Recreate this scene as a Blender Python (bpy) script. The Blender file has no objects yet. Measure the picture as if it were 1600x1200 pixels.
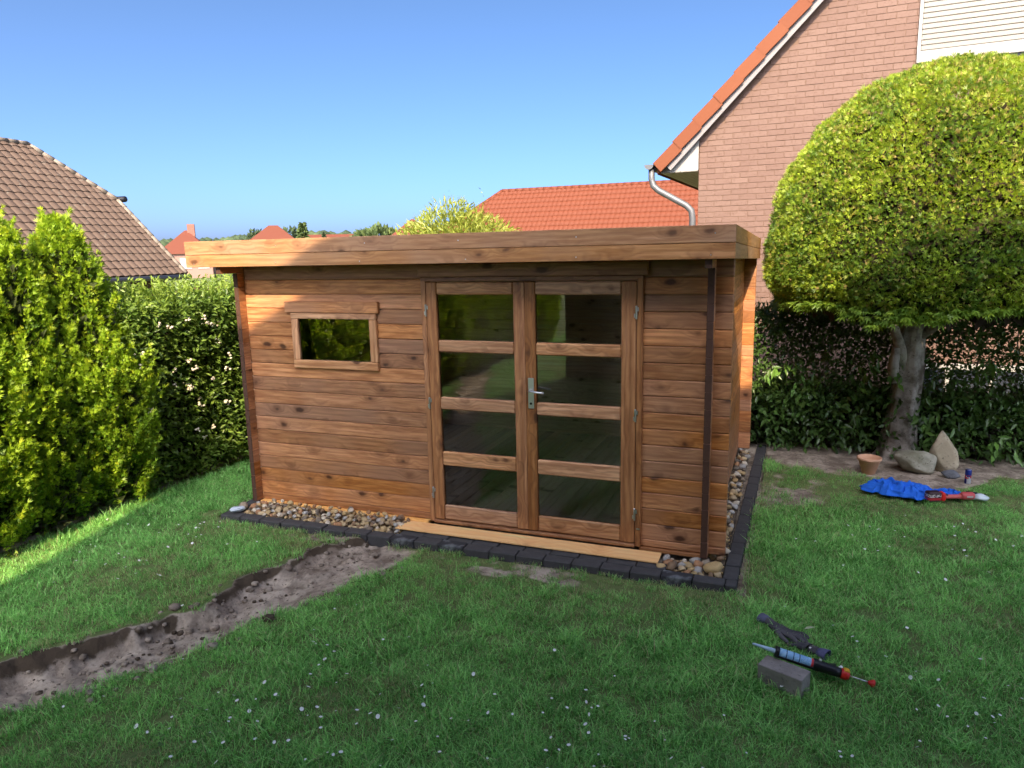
import bpy, math, random
import numpy as np
from mathutils import Vector, Matrix, Euler

random.seed(7)
rng = np.random.default_rng(11)
S = bpy.context.scene
C = S.collection
R = math.radians
PI = math.pi

# ------------------------------------------------------------------ camera, sky, sun, exposure
CAM = Vector((0.3564, -4.9145, 2.1174))
YAW, PITCH, ROLL = -0.3725, 0.1812, -0.0217
fw = Vector((math.sin(YAW) * math.cos(PITCH), math.cos(YAW) * math.cos(PITCH), -math.sin(PITCH)))
rt = fw.cross(Vector((0, 0, 1))).normalized()
up = rt.cross(fw)
rt2 = rt * math.cos(ROLL) + up * math.sin(ROLL)
up2 = -rt * math.sin(ROLL) + up * math.cos(ROLL)
cd = bpy.data.cameras.new('camera')
cam = bpy.data.objects.new('camera', cd)
C.objects.link(cam)
M = Matrix((rt2, up2, -fw)).transposed().to_4x4()
M.translation = CAM
cam.matrix_world = M
cd.sensor_width = 36.0
cd.lens = 1125.34 / 1600 * 36
cd.clip_start = 0.05
cd.clip_end = 3000
S.camera = cam

SUN_EL, SUN_AZ = 37.8, 166.0          # degrees; azimuth clockwise from +Y
world = bpy.data.worlds.new('World')
S.world = world
world.use_nodes = True
wn = world.node_tree
bg = wn.nodes['Background']
sky = wn.nodes.new('ShaderNodeTexSky')
sky.sky_type = 'NISHITA'
sky.sun_disc = False
sky.sun_elevation = R(SUN_EL)
sky.sun_rotation = R(SUN_AZ)
sky.altitude = 0
sky.air_density = 0.15
sky.dust_density = 3.0
sky.ozone_density = 4.5
sky_h = wn.nodes.new('ShaderNodeHueSaturation')     # one even colour balance over the whole sky
sky_h.inputs['Hue'].default_value = 0.49
sky_h.inputs['Saturation'].default_value = 1.12
wn.links.new(sky.outputs['Color'], sky_h.inputs['Color'])
wn.links.new(sky_h.outputs[0], bg.inputs['Color'])
bg.inputs['Strength'].default_value = 0.15
sd = bpy.data.lights.new('sun', 'SUN')
sd.energy = 2.0
sd.angle = R(0.5)
sd.color = (1.0, 0.77, 0.50)
so = bpy.data.objects.new('sun', sd)
C.objects.link(so)
k = Vector((-0.25, 1.0, -0.8)).normalized()
so.rotation_euler = k.to_track_quat('-Z', 'Y').to_euler()
so.location = (4, -12, 12)
S.view_settings.view_transform = 'Standard'
S.view_settings.look = 'None'
S.view_settings.gamma = 1
S.view_settings.use_curve_mapping = False
S.view_settings.exposure = 2.25
S.cycles.max_bounces = 8
S.cycles.transparent_max_bounces = 16
S.cycles.caustics_reflective = False
S.cycles.caustics_refractive = False


# ------------------------------------------------------------------ node helpers
class NT:
    def __init__(self, name):
        self.m = bpy.data.materials.new(name)
        self.m.use_nodes = True
        self.t = self.m.node_tree
        self.t.nodes.clear()
        self.out = self.n('ShaderNodeOutputMaterial')

    def n(self, typ, **kw):
        nd = self.t.nodes.new(typ)
        for a, v in kw.items():
            setattr(nd, a, v)
        return nd

    def set(self, sock, v):
        if isinstance(v, bpy.types.NodeSocket):
            self.t.links.new(v, sock)
        elif isinstance(v, (tuple, list)) and sock.type == 'RGBA' and len(v) == 3:
            sock.default_value = (*v, 1)
        else:
            sock.default_value = v

    def math(self, op, a, b=0.0, c=0.0, clamp=False):
        nd = self.n('ShaderNodeMath', operation=op, use_clamp=clamp)
        self.set(nd.inputs[0], a)
        self.set(nd.inputs[1], b)
        self.set(nd.inputs[2], c)
        return nd.outputs[0]

    def vmath(self, op, a, b=(0, 0, 0)):
        nd = self.n('ShaderNodeVectorMath', operation=op)
        self.set(nd.inputs[0], a)
        self.set(nd.inputs[1], b)
        return nd.outputs[0]

    def mix(self, f, a, b, blend='MIX'):
        nd = self.n('ShaderNodeMix', data_type='RGBA', blend_type=blend)
        self.set(nd.inputs[0], f)
        self.set(nd.inputs[6], a)
        self.set(nd.inputs[7], b)
        return nd.outputs[2]

    def noise(self, vec, scale, detail=3.0, rough=0.55, dist=0.0):
        nd = self.n('ShaderNodeTexNoise')
        self.set(nd.inputs['Vector'], vec)
        nd.inputs['Scale'].default_value = scale
        nd.inputs['Detail'].default_value = detail
        nd.inputs['Roughness'].default_value = rough
        nd.inputs['Distortion'].default_value = dist
        return nd.outputs['Fac']

    def smooth(self, v, a, b):
        nd = self.n('ShaderNodeMapRange', interpolation_type='SMOOTHSTEP')
        self.set(nd.inputs[0], v)
        nd.inputs[1].default_value = a
        nd.inputs[2].default_value = b
        return nd.outputs[0]

    def attr(self, name):
        nd = self.n('ShaderNodeAttribute', attribute_name=name)
        return nd.outputs['Fac']

    def obj(self):
        return self.n('ShaderNodeTexCoord').outputs['Object']

    def pos(self):
        return self.n('ShaderNodeNewGeometry').outputs['Position']

    def rand(self):
        return self.n('ShaderNodeObjectInfo').outputs['Random']

    def bump(self, h, strength=0.3, dist=0.01):
        nd = self.n('ShaderNodeBump')
        self.set(nd.inputs['Height'], h)
        nd.inputs['Strength'].default_value = strength
        nd.inputs['Distance'].default_value = dist
        return nd.outputs[0]

    def bsdf(self, col, rough=0.6, normal=None, metal=0.0, spec=0.4):
        nd = self.n('ShaderNodeBsdfPrincipled')
        self.set(nd.inputs['Base Color'], col)
        self.set(nd.inputs['Roughness'], rough)
        nd.inputs['Metallic'].default_value = metal
        nd.inputs['Specular IOR Level'].default_value = spec
        if normal is not None:
            self.t.links.new(normal, nd.inputs['Normal'])
        return nd.outputs[0]

    def done(self, sh):
        self.t.links.new(sh, self.out.inputs['Surface'])
        return self.m


def plain(name, col, rough=0.5, metal=0.0, var=0.12, scale=25, spec=0.4, bump=0.15):
    t = NT(name)
    o = t.obj()
    nz = t.noise(o, scale, 4)
    c = t.mix(nz, tuple(x * (1 - var) for x in col), tuple(min(1, x * (1 + var)) for x in col))
    return t.done(t.bsdf(c, rough, t.bump(nz, bump, 0.004), metal, spec))


def wood(name, a, b, dark, rand_amt=0.5, knots=1.0, ring=0.4, rough=0.55, alt=None, spec=0.35):
    """Stained softwood, grain along local X."""
    t = NT(name)
    rnd = t.rand()
    off = t.n('ShaderNodeCombineXYZ')
    t.set(off.inputs[0], t.math('MULTIPLY', rnd, 37.0))
    t.set(off.inputs[1], t.math('MULTIPLY', rnd, 91.0))
    t.set(off.inputs[2], t.math('MULTIPLY', rnd, 53.0))
    v = t.vmath('ADD', t.obj(), off.outputs[0])
    # knots
    vk = t.vmath('MULTIPLY', v, (4.6, 1.0, 8.5))
    warp = t.noise(v, 9.0, 2)
    vk2 = t.n('ShaderNodeVectorMath', operation='ADD')
    t.set(vk2.inputs[0], vk)
    wv = t.n('ShaderNodeCombineXYZ')
    t.set(wv.inputs[0], t.math('MULTIPLY', warp, 0.35))
    t.set(wv.inputs[2], t.math('MULTIPLY', warp, 0.3))
    t.set(vk2.inputs[1], wv.outputs[0])
    vo = t.n('ShaderNodeTexVoronoi', voronoi_dimensions='3D')
    t.set(vo.inputs['Vector'], vk2.outputs[0])
    vo.inputs['Scale'].default_value = 1.0
    d = vo.outputs['Distance']
    gate = t.smooth(t.n('ShaderNodeSeparateColor').outputs[0], 0, 1)
    sc = t.n('ShaderNodeSeparateColor')
    t.set(sc.inputs[0], vo.outputs['Color'])
    gate = t.math('GREATER_THAN', sc.outputs[0], 0.30)
    near = t.math('MULTIPLY', t.smooth(d, 0.62, 0.05), gate)
    knot = t.math('MULTIPLY', t.smooth(t.math('ADD', d, t.math('MULTIPLY', sc.outputs[1], 0.12)), 0.26, 0.13), gate)
    # grain streaks and growth rings bending round the knots
    vs = t.vmath('MULTIPLY', v, (1.1, 11.0, 11.0))
    st = t.noise(vs, 4.0, 5, 0.62)
    vb = t.vmath('MULTIPLY', v, (0.8, 3.0, 5.0))
    big = t.noise(vb, 1.6, 2)
    sx = t.n('ShaderNodeSeparateXYZ')
    t.set(sx.inputs[0], v)
    ph = t.math('ADD', t.math('MULTIPLY', sx.outputs[2], 150.0), t.math('MULTIPLY', big, 12.0))
    ph = t.math('ADD', ph, t.math('MULTIPLY', sx.outputs[1], 90.0))
    ph = t.math('ADD', ph, t.math('MULTIPLY', near, 11.0))
    rg = t.math('ADD', t.math('MULTIPLY', t.math('SINE', ph), 0.5), 0.5)
    rg = t.math('POWER', rg, 2.2)
    c = t.mix(t.smooth(st, 0.36, 0.66), a, b)
    if alt is not None:
        c = t.mix(t.math('MULTIPLY', t.smooth(t.noise(v, 1.3, 2), 0.42, 0.7), 0.75), c, alt)
    c = t.mix(t.math('MULTIPLY', t.smooth(t.noise(t.vmath('MULTIPLY', v, (0.7, 6.0, 14.0)), 2.2, 3), 0.56, 0.72), 0.5), c, tuple(min(0.8, x * 1.3 + 0.05) for x in b))
    c = t.mix(t.math('MULTIPLY', rg, ring), c, dark)
    c = t.mix(t.math('MULTIPLY', t.smooth(d, 0.48, 0.08), t.math('MULTIPLY', gate, 0.5 * knots)), c, dark)
    c = t.mix(t.math('MULTIPLY', knot, 0.85 * knots), c, tuple(x * 0.45 for x in dark))
    val = t.math('ADD', t.math('MULTIPLY', rnd, rand_amt), 1.0 - rand_amt * 0.5)
    hsv = t.n('ShaderNodeHueSaturation')
    t.set(hsv.inputs['Value'], val)
    t.set(hsv.inputs['Saturation'], t.math('ADD', t.math('MULTIPLY', t.math('FRACT', t.math('MULTIPLY', rnd, 7.31)), 0.16), 0.88))
    t.set(hsv.inputs['Color'], c)
    h = t.math('SUBTRACT', st, t.math('MULTIPLY', knot, 0.4))
    return t.done(t.bsdf(hsv.outputs[0], t.math('ADD', t.math('MULTIPLY', st, 0.2), rough - 0.1), t.bump(h, 0.35, 0.003), 0, spec))


def leafmat(name, a, b, c=None, trans=0.35, rough=0.45, spec=0.4, attr='tone'):
    t = NT(name)
    tone = t.attr(attr)
    col = t.mix(t.smooth(tone, 0.0, 0.7), a, b)
    if c is not None:
        col = t.mix(t.smooth(tone, 0.72, 1.0), col, c)
    p = t.bsdf(col, rough, None, 0, spec)
    tr = t.n('ShaderNodeBsdfTranslucent')
    t.set(tr.inputs['Color'], t.mix(1.0, col, (1.25, 1.15, 0.55), 'MULTIPLY'))
    mx = t.n('ShaderNodeMixShader')
    mx.inputs[0].default_value = trans
    t.t.links.new(p, mx.inputs[1])
    t.t.links.new(tr.outputs[0], mx.inputs[2])
    return t.done(mx.outputs[0])


# ------------------------------------------------------------------ materials
M_STAIN = wood('stained_wood', (0.337, 0.123, 0.034), (0.529, 0.232, 0.075), (0.097, 0.028, 0.009), 0.55, 1.0, 0.24, alt=(0.384, 0.188, 0.095))
M_FASCIA = wood('fascia_wood', (0.348, 0.150, 0.047), (0.465, 0.229, 0.084), (0.166, 0.063, 0.023), 0.15, 0.9, 0.28, alt=(0.415, 0.244, 0.138))
M_DOOR = wood('door_wood', (0.273, 0.101, 0.027), (0.397, 0.171, 0.050), (0.091, 0.028, 0.009), 0.35, 0.9, 0.35)
M_RAIL = wood('rail_wood', (0.405, 0.180, 0.070), (0.581, 0.308, 0.141), (0.132, 0.044, 0.019), 0.25, 0.9, 0.35)
M_FRESH = wood('fresh_larch', (0.95, 0.50, 0.14), (0.97, 0.58, 0.20), (0.76, 0.28, 0.06), 0.04, 0.6, 0.25, rough=0.85, spec=0.08)
M_FLOOR = wood('pine_floor', (0.90, 0.82, 0.64), (0.94, 0.88, 0.72), (0.68, 0.55, 0.36), 0.4, 0.7, 0.3)
M_RAW = wood('raw_pine', (0.78, 0.62, 0.42), (0.86, 0.72, 0.5), (0.5, 0.34, 0.18), 0.3, 0.8, 0.3)
M_END = plain('end_grain', (0.075, 0.034, 0.02), 0.75, var=0.35, scale=60)
M_ROOFFELT = plain('roof_felt', (0.04, 0.04, 0.042), 0.85)
M_STEEL = plain('brushed_steel', (0.62, 0.63, 0.62), 0.32, 0.9, var=0.08)
M_ZINC = plain('zinc', (0.134, 0.139, 0.144), 0.5, 0.4, var=0.15, scale=4)
M_WHITE = plain('white_pvc', (0.346, 0.340, 0.317), 0.45, var=0.04)
M_CREAM = plain('cream_slats', (0.248, 0.238, 0.208), 0.5, var=0.04)
M_GREYTRIM = plain('grey_trim', (0.23, 0.22, 0.22), 0.6)
M_DARKGLASS = plain('dark_glass', (0.03, 0.035, 0.05), 0.08, spec=0.6, bump=0.0)
M_PAVER = plain('charcoal_paver', (0.062, 0.060, 0.060), 0.9, var=0.45, scale=18, bump=0.5)
t = NT('smeared_paver')
o = t.obj()
nz = t.noise(o, 9, 4)
M_PAVERC = t.done(t.bsdf(t.mix(t.smooth(nz, 0.48, 0.66), (0.035, 0.035, 0.038), (0.16, 0.17, 0.175)), 0.9, t.bump(nz, 0.4, 0.004)))
M_BLACK = plain('black_plastic', (0.012, 0.012, 0.015), 0.35)
M_RED = plain('red_plastic', (0.62, 0.025, 0.02), 0.35)
M_YELLOW = plain('yellow_plastic', (0.75, 0.38, 0.03), 0.4)
M_CLEARP = plain('clear_plastic', (0.55, 0.62, 0.66), 0.2)
M_TERRA = plain('terracotta', (0.62, 0.36, 0.22), 0.75, var=0.1, scale=12)
M_LEAFPALE = plain('pale_leaf', (0.42, 0.45, 0.27), 0.6)
M_SOILDARK = plain('mortar_bed', (0.13, 0.10, 0.07), 0.9, var=0.4)


def glass_mat():
    t = NT('window_glass')
    fr = t.n('ShaderNodeFresnel')
    fr.inputs['IOR'].default_value = 1.65
    tr = t.n('ShaderNodeBsdfTransparent')
    tr.inputs['Color'].default_value = (0.97, 0.98, 0.97, 1)
    gl = t.n('ShaderNodeBsdfGlossy')
    gl.inputs['Roughness'].default_value = 0.0
    mx = t.n('ShaderNodeMixShader')
    t.t.links.new(fr.outputs[0], mx.inputs[0])
    t.t.links.new(tr.outputs[0], mx.inputs[1])
    t.t.links.new(gl.outputs[0], mx.inputs[2])
    return t.done(mx.outputs[0])


M_GLASS = glass_mat()


def stone_mat():
    t = NT('pebble_stone')
    rnd = t.rand()
    o = t.obj()
    nz = t.noise(o, 14, 4)
    cr = t.n('ShaderNodeValToRGB')
    cr.color_ramp.interpolation = 'CONSTANT'
    e = cr.color_ramp.elements
    e[0].position = 0
    e[0].color = (0.48, 0.34, 0.15, 1)
    cols = [(0.24, 0.14, 0.07), (0.58, 0.44, 0.24), (0.34, 0.27, 0.19), (0.68, 0.60, 0.46), (0.40, 0.19, 0.08), (0.46, 0.34, 0.18), (0.56, 0.38, 0.16), (0.14, 0.115, 0.09), (0.46, 0.45, 0.42)]
    for i, c in enumerate(cols):
        x = e.new((i + 1) / 10)
        x.color = (*c, 1)
    t.set(cr.inputs[0], rnd)
    c = t.mix(t.smooth(nz, 0.35, 0.7), cr.outputs[0], t.mix(0.5, cr.outputs[0], (0.3, 0.24, 0.16)))
    return t.done(t.bsdf(c, 0.7, t.bump(nz, 0.4, 0.006)))


M_STONE = stone_mat()


def boulder_mat(name, a, b):
    t = NT(name)
    o = t.obj()
    n1 = t.noise(o, 5, 5, 0.65)
    n2 = t.noise(o, 45, 4)
    c = t.mix(t.smooth(n1, 0.35, 0.65), a, b)
    c = t.mix(t.smooth(n2, 0.6, 0.72), c, tuple(x * 0.5 for x in a))
    return t.done(t.bsdf(c, 0.85, t.bump(t.math('ADD', n1, t.math('MULTIPLY', n2, 0.3)), 0.5, 0.02)))


def brick_mat(name, a, b, dark):
    t = NT(name)
    rnd = t.rand()
    o = t.obj()
    n1 = t.noise(t.pos(), 22, 4, 0.65)
    c = t.mix(rnd, a, b)
    c = t.mix(t.smooth(n1, 0.5, 0.75), c, dark)
    return t.done(t.bsdf(c, 0.85, t.bump(n1, 0.5, 0.006)))


M_BRICK = brick_mat('pink_red_brick', (0.162, 0.100, 0.077), (0.187, 0.120, 0.093), (0.129, 0.076, 0.055))
M_MORTAR = plain('mortar', (0.172, 0.108, 0.076), 0.9)
M_BRICKFAR = plain('far_brick', (0.240, 0.108, 0.078), 0.9, var=0.2, scale=3)


def tile_mat(name, a, b, spot=None):
    t = NT(name)
    rnd = t.rand()
    n1 = t.noise(t.pos(), 1.7, 4, 0.6)
    n2 = t.noise(t.pos(), 7.0, 3)
    c = t.mix(t.math('ADD', t.math('MULTIPLY', rnd, 0.5), t.math('MULTIPLY', n1, 0.5)), a, b)
    if spot:
        c = t.mix(t.math('MULTIPLY', t.smooth(n2, 0.62, 0.7), 0.6), c, spot)
    return t.done(t.bsdf(c, 0.75, t.bump(n2, 0.2, 0.01)))


M_TILEBROWN = tile_mat('brown_tile', (0.101, 0.068, 0.048), (0.141, 0.098, 0.070), (0.190, 0.173, 0.139))
M_TILEORANGE = tile_mat('orange_tile', (0.124, 0.028, 0.010), (0.147, 0.039, 0.014))
M_TILEVERGE = tile_mat('verge_tile', (0.158, 0.044, 0.015), (0.199, 0.062, 0.022))
M_TILEFAR = tile_mat('far_tile', (0.125, 0.034, 0.018), (0.144, 0.044, 0.023))
M_BARK = boulder_mat('bark', (0.115, 0.094, 0.072), (0.403, 0.374, 0.331))
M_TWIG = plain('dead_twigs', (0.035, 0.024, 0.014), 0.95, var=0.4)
M_THUJA = leafmat('thuja_leaf', (0.093, 0.215, 0.019), (0.328, 0.486, 0.029), (0.488, 0.565, 0.042), 0.38)
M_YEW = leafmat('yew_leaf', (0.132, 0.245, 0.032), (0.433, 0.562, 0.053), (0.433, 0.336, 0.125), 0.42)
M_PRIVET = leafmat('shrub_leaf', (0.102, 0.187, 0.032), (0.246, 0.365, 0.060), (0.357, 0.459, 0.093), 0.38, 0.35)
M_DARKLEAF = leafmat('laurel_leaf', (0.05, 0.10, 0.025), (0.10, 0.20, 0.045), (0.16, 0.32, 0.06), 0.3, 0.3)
M_BAMBOO = leafmat('pale_leaf_shrub', (0.191, 0.248, 0.035), (0.355, 0.404, 0.071), (0.546, 0.522, 0.190), 0.35)
M_FAR1 = leafmat('far_foliage', (0.043, 0.072, 0.021), (0.085, 0.128, 0.034), (0.111, 0.153, 0.043), 0.1, 0.8)
M_FARDARK = leafmat('forest_foliage', (0.03, 0.052, 0.025), (0.055, 0.085, 0.035), (0.075, 0.11, 0.045), 0.05, 0.9)
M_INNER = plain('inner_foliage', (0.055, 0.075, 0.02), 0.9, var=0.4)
M_BLOSSOM = plain('blossom', (0.66, 0.60, 0.46), 0.8)
M_DAISY = plain('daisy', (0.8, 0.8, 0.76), 0.7, var=0.03)
M_CLOVER = leafmat('clover', (0.07, 0.15, 0.035), (0.13, 0.24, 0.06), None, 0.25)


def grass_mat(name, a, b):
    t = NT(name)
    rnd = t.rand()
    n1 = t.noise(t.pos(), 1.1, 3)
    n2 = t.noise(t.pos(), 4.5, 3)
    f = t.math('ADD', t.math('MULTIPLY', rnd, 0.25), t.math('MULTIPLY', t.math('SUBTRACT', t.math('ADD', n1, n2), 0.55), 0.8))
    f = t.math('ADD', f, t.math('SUBTRACT', t.math('MULTIPLY', t.attr('tone'), 1.0), 0.35))
    col = t.mix(t.smooth(f, -0.25, 1.25), a, b)
    p = t.bsdf(col, 0.5, None, 0, 0.3)
    tr = t.n('ShaderNodeBsdfTranslucent')
    t.set(tr.inputs['Color'], col)
    mx = t.n('ShaderNodeMixShader')
    mx.inputs[0].default_value = 0.38
    t.t.links.new(p, mx.inputs[1])
    t.t.links.new(tr.outputs[0], mx.inputs[2])
    return t.done(mx.outputs[0])


M_GRASS = grass_mat('grass_blade', (0.072, 0.267, 0.044), (0.475, 0.913, 0.266))
M_DRY = grass_mat('dry_blade', (0.30, 0.34, 0.13), (0.52, 0.48, 0.25))


def ground_mat():
    t = NT('ground_soil')
    dirt = t.attr('dirt')
    p = t.pos()
    n1 = t.noise(p, 6, 5, 0.65)
    n2 = t.noise(p, 40, 4)
    n3 = t.noise(p, 1.3, 3)
    turf = t.mix(n1, (0.08, 0.13, 0.04), (0.17, 0.20, 0.075))
    far = t.mix(n3, (0.05, 0.09, 0.025), (0.10, 0.15, 0.045))
    sand = t.mix(t.smooth(n1, 0.33, 0.68), (0.19, 0.15, 0.115), (0.48, 0.405, 0.32))
    sand = t.mix(t.math('MULTIPLY', t.smooth(t.noise(p, 15, 4, 0.7), 0.52, 0.66), 0.6), sand, (0.15, 0.115, 0.085))
    sand = t.mix(t.smooth(n2, 0.58, 0.72), sand, (0.06, 0.045, 0.03))
    wet = t.attr('wet')
    wet = t.smooth(t.math('ADD', wet, t.math('MULTIPLY', t.math('SUBTRACT', n1, 0.5), 1.4)), 0.35, 0.65)
    sand = t.mix(wet, sand, (0.075, 0.056, 0.038))
    dirt = t.smooth(t.math('ADD', dirt, t.math('MULTIPLY', t.math('SUBTRACT', n1, 0.5), 0.9)), 0.35, 0.6)
    c = t.mix(dirt, turf, sand)
    return t.done(t.bsdf(c, 0.95, t.bump(t.math('ADD', n1, t.math('MULTIPLY', n2, 0.5)), 0.6, 0.02), 0, 0.15))


M_GROUND = ground_mat()


# ------------------------------------------------------------------ mesh helpers
def tag(o, label=None, cat=None, group=None, kind=None):
    if label:
        o['label'] = label
    if cat:
        o['category'] = cat
    if group:
        o['group'] = group
    if kind:
        o['kind'] = kind
    return o


def empty(name, loc=(0, 0, 0), rz=0, parent=None):
    o = bpy.data.objects.new(name, None)
    o.empty_display_size = 0.1
    C.objects.link(o)
    o.location = loc
    o.rotation_euler = (0, 0, rz)
    if parent:
        o.parent = parent
    return o


def link(name, me, parent=None, loc=(0, 0, 0), rot=(0, 0, 0), scale=(1, 1, 1)):
    o = bpy.data.objects.new(name, me)
    C.objects.link(o)
    o.location = loc
    o.rotation_euler = rot
    o.scale = scale
    if parent:
        o.parent = parent
    return o


class MB:
    """collects verts / faces for ONE mesh."""

    def __init__(self):
        self.v, self.f, self.mi = [], [], []

    def add(self, vs, fs, mi=0):
        b = len(self.v)
        self.v += [tuple(x) for x in vs]
        self.f += [tuple(i + b for i in f) for f in fs]
        self.mi += [mi] * len(fs)

    def box(self, x0, x1, y0, y1, z0, z1, bev=0.0, mi=0, mat=None):
        vs, fs = box_vf(x0, x1, y0, y1, z0, z1, bev)
        if mat is not None:
            vs = [mat @ Vector(v) for v in vs]
        self.add(vs, fs, mi)

    def lathe(self, prof, n=16, mi=0, mat=None, cap=True):
        vs, fs = [], []
        for r, z in prof:
            for i in range(n):
                a = 2 * PI * i / n
                vs.append(Vector((r * math.cos(a), r * math.sin(a), z)))
        for j in range(len(prof) - 1):
            for i in range(n):
                fs.append((j * n + i, j * n + (i + 1) % n, (j + 1) * n + (i + 1) % n, (j + 1) * n + i))
        if cap:
            fs.append(tuple(reversed(range(n))))
            fs.append(tuple((len(prof) - 1) * n + i for i in range(n)))
        if mat is not None:
            vs = [mat @ v for v in vs]
        self.add(vs, fs, mi)

    def tube(self, pts, radii, n=10, mi=0):
        pts = [Vector(p) for p in pts]
        if not hasattr(radii, '__len__'):
            radii = [radii] * len(pts)
        vs, fs = [], []
        up0 = None
        for i, p in enumerate(pts):
            d = (pts[min(i + 1, len(pts) - 1)] - pts[max(i - 1, 0)]).normalized()
            if up0 is None:
                up0 = Vector((0, 0, 1)) if abs(d.z) < 0.9 else Vector((1, 0, 0))
            a = d.cross(up0).normalized()
            b = a.cross(d).normalized()
            up0 = b
            for q in range(n):
                an = 2 * PI * q / n
                vs.append(p + (a * math.cos(an) + b * math.sin(an)) * radii[i])
        for j in range(len(pts) - 1):
            for i in range(n):
                fs.append((j * n + i, j * n + (i + 1) % n, (j + 1) * n + (i + 1) % n, (j + 1) * n + i))
        fs.append(tuple(reversed(range(n))))
        fs.append(tuple((len(pts) - 1) * n + i for i in range(n)))
        self.add(vs, fs, mi)

    def mesh(self, name, mats, smooth=False):
        me = bpy.data.meshes.new(name)
        me.from_pydata(self.v, [], self.f)
        for m in (mats if isinstance(mats, (list, tuple)) else [mats]):
            me.materials.append(m)
        if any(self.mi):
            me.polygons.foreach_set('material_index', self.mi)
        if smooth:
            me.polygons.foreach_set('use_smooth', [True] * len(me.polygons))
        me.update()
        return me

    def build(self, name, mats, parent=None, loc=(0, 0, 0), rot=(0, 0, 0), smooth=False):
        return link(name, self.mesh(name, mats, smooth), parent, loc, rot)


def box_vf(x0, x1, y0, y1, z0, z1, b=0.0):
    if b <= 0:
        vs = [(x0, y0, z0), (x1, y0, z0), (x1, y1, z0), (x0, y1, z0), (x0, y0, z1), (x1, y0, z1), (x1, y1, z1), (x0, y1, z1)]
        fs = [(0, 3, 2, 1), (4, 5, 6, 7), (0, 1, 5, 4), (1, 2, 6, 5), (2, 3, 7, 6), (3, 0, 4, 7)]
        return vs, fs
    X, Y, Z = (x0, x1), (y0, y1), (z0, z1)
    idx, vs = {}, []
    for i in (0, 1):
        for j in (0, 1):
            for l in (0, 1):
                sx, sy, sz = 1 - 2 * i, 1 - 2 * j, 1 - 2 * l
                for ax in range(3):
                    p = [X[i] + sx * b, Y[j] + sy * b, Z[l] + sz * b]
                    p[ax] = (X[i], Y[j], Z[l])[ax]
                    idx[(i, j, l, ax)] = len(vs)
                    vs.append(tuple(p))
    fs = []
    for ax in range(3):
        for s in (0, 1):
            o = [a for a in range(3) if a != ax]
            loop = []
            for (p, q) in ((0, 0), (1, 0), (1, 1), (0, 1)):
                c = [0, 0, 0]
                c[ax] = s
                c[o[0]] = p
                c[o[1]] = q
                loop.append(idx[(c[0], c[1], c[2], ax)])
            fs.append(loop)
    for ax in range(3):           # edges along ax
        o = [a for a in range(3) if a != ax]
        for p in (0, 1):
            for q in (0, 1):
                c0, c1 = [0, 0, 0], [0, 0, 0]
                c0[o[0]] = c1[o[0]] = p
                c0[o[1]] = c1[o[1]] = q
                c1[ax] = 1
                fs.append([idx[(*c0, o[0])], idx[(*c1, o[0])], idx[(*c1, o[1])], idx[(*c0, o[1])]])
    for i in (0, 1):
        for j in (0, 1):
            for l in (0, 1):
                fs.append([idx[(i, j, l, 0)], idx[(i, j, l, 1)], idx[(i, j, l, 2)]])
    cx, cy, cz = (x0 + x1) / 2, (y0 + y1) / 2, (z0 + z1) / 2
    out = []
    for f in fs:                  # orient outward
        P = [Vector(vs[i]) for i in f]
        n = (P[1] - P[0]).cross(P[2] - P[0])
        m = sum(P, Vector()) / len(P) - Vector((cx, cy, cz))
        out.append(tuple(f) if n.dot(m) > 0 else tuple(reversed(f)))
    return vs, out


_pl = {}


def plank_mesh(L, T, H, mat, bev=0.004, end=None, raw=0):
    key = (round(L, 4), round(T, 4), round(H, 4), mat.name, bev, end.name if end else '', raw)
    if key not in _pl:
        b = MB()
        b.box(-L / 2, L / 2, -T / 2, T / 2, -H / 2, H / 2, bev)
        me = b.mesh('plank', [mat, end or mat, M_RAW])
        for p in me.polygons:
            if end and abs(p.normal.x) > 0.4:
                p.material_index = 1
            elif raw and p.normal.y * raw > 0.4:
                p.material_index = 2
        _pl[key] = me
    return _pl[key]


def plank(name, parent, x0, x1, y0, y1, z0, z1, mat, axis='X', bev=0.004, end=None, raw=0):
    """box whose grain runs along axis; the mesh is local-X-long and rotated into place."""
    c = ((x0 + x1) / 2, (y0 + y1) / 2, (z0 + z1) / 2)
    dx, dy, dz = x1 - x0, y1 - y0, z1 - z0
    if axis == 'X':
        return link(name, plank_mesh(dx, dy, dz, mat, bev, end, raw), parent, c)
    if axis == 'Y':
        return link(name, plank_mesh(dy, dx, dz, mat, bev, end, raw), parent, c, (0, 0, PI / 2))
    return link(name, plank_mesh(dz, dy, dx, mat, bev, end), parent, c, (0, -PI / 2, 0))


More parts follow.
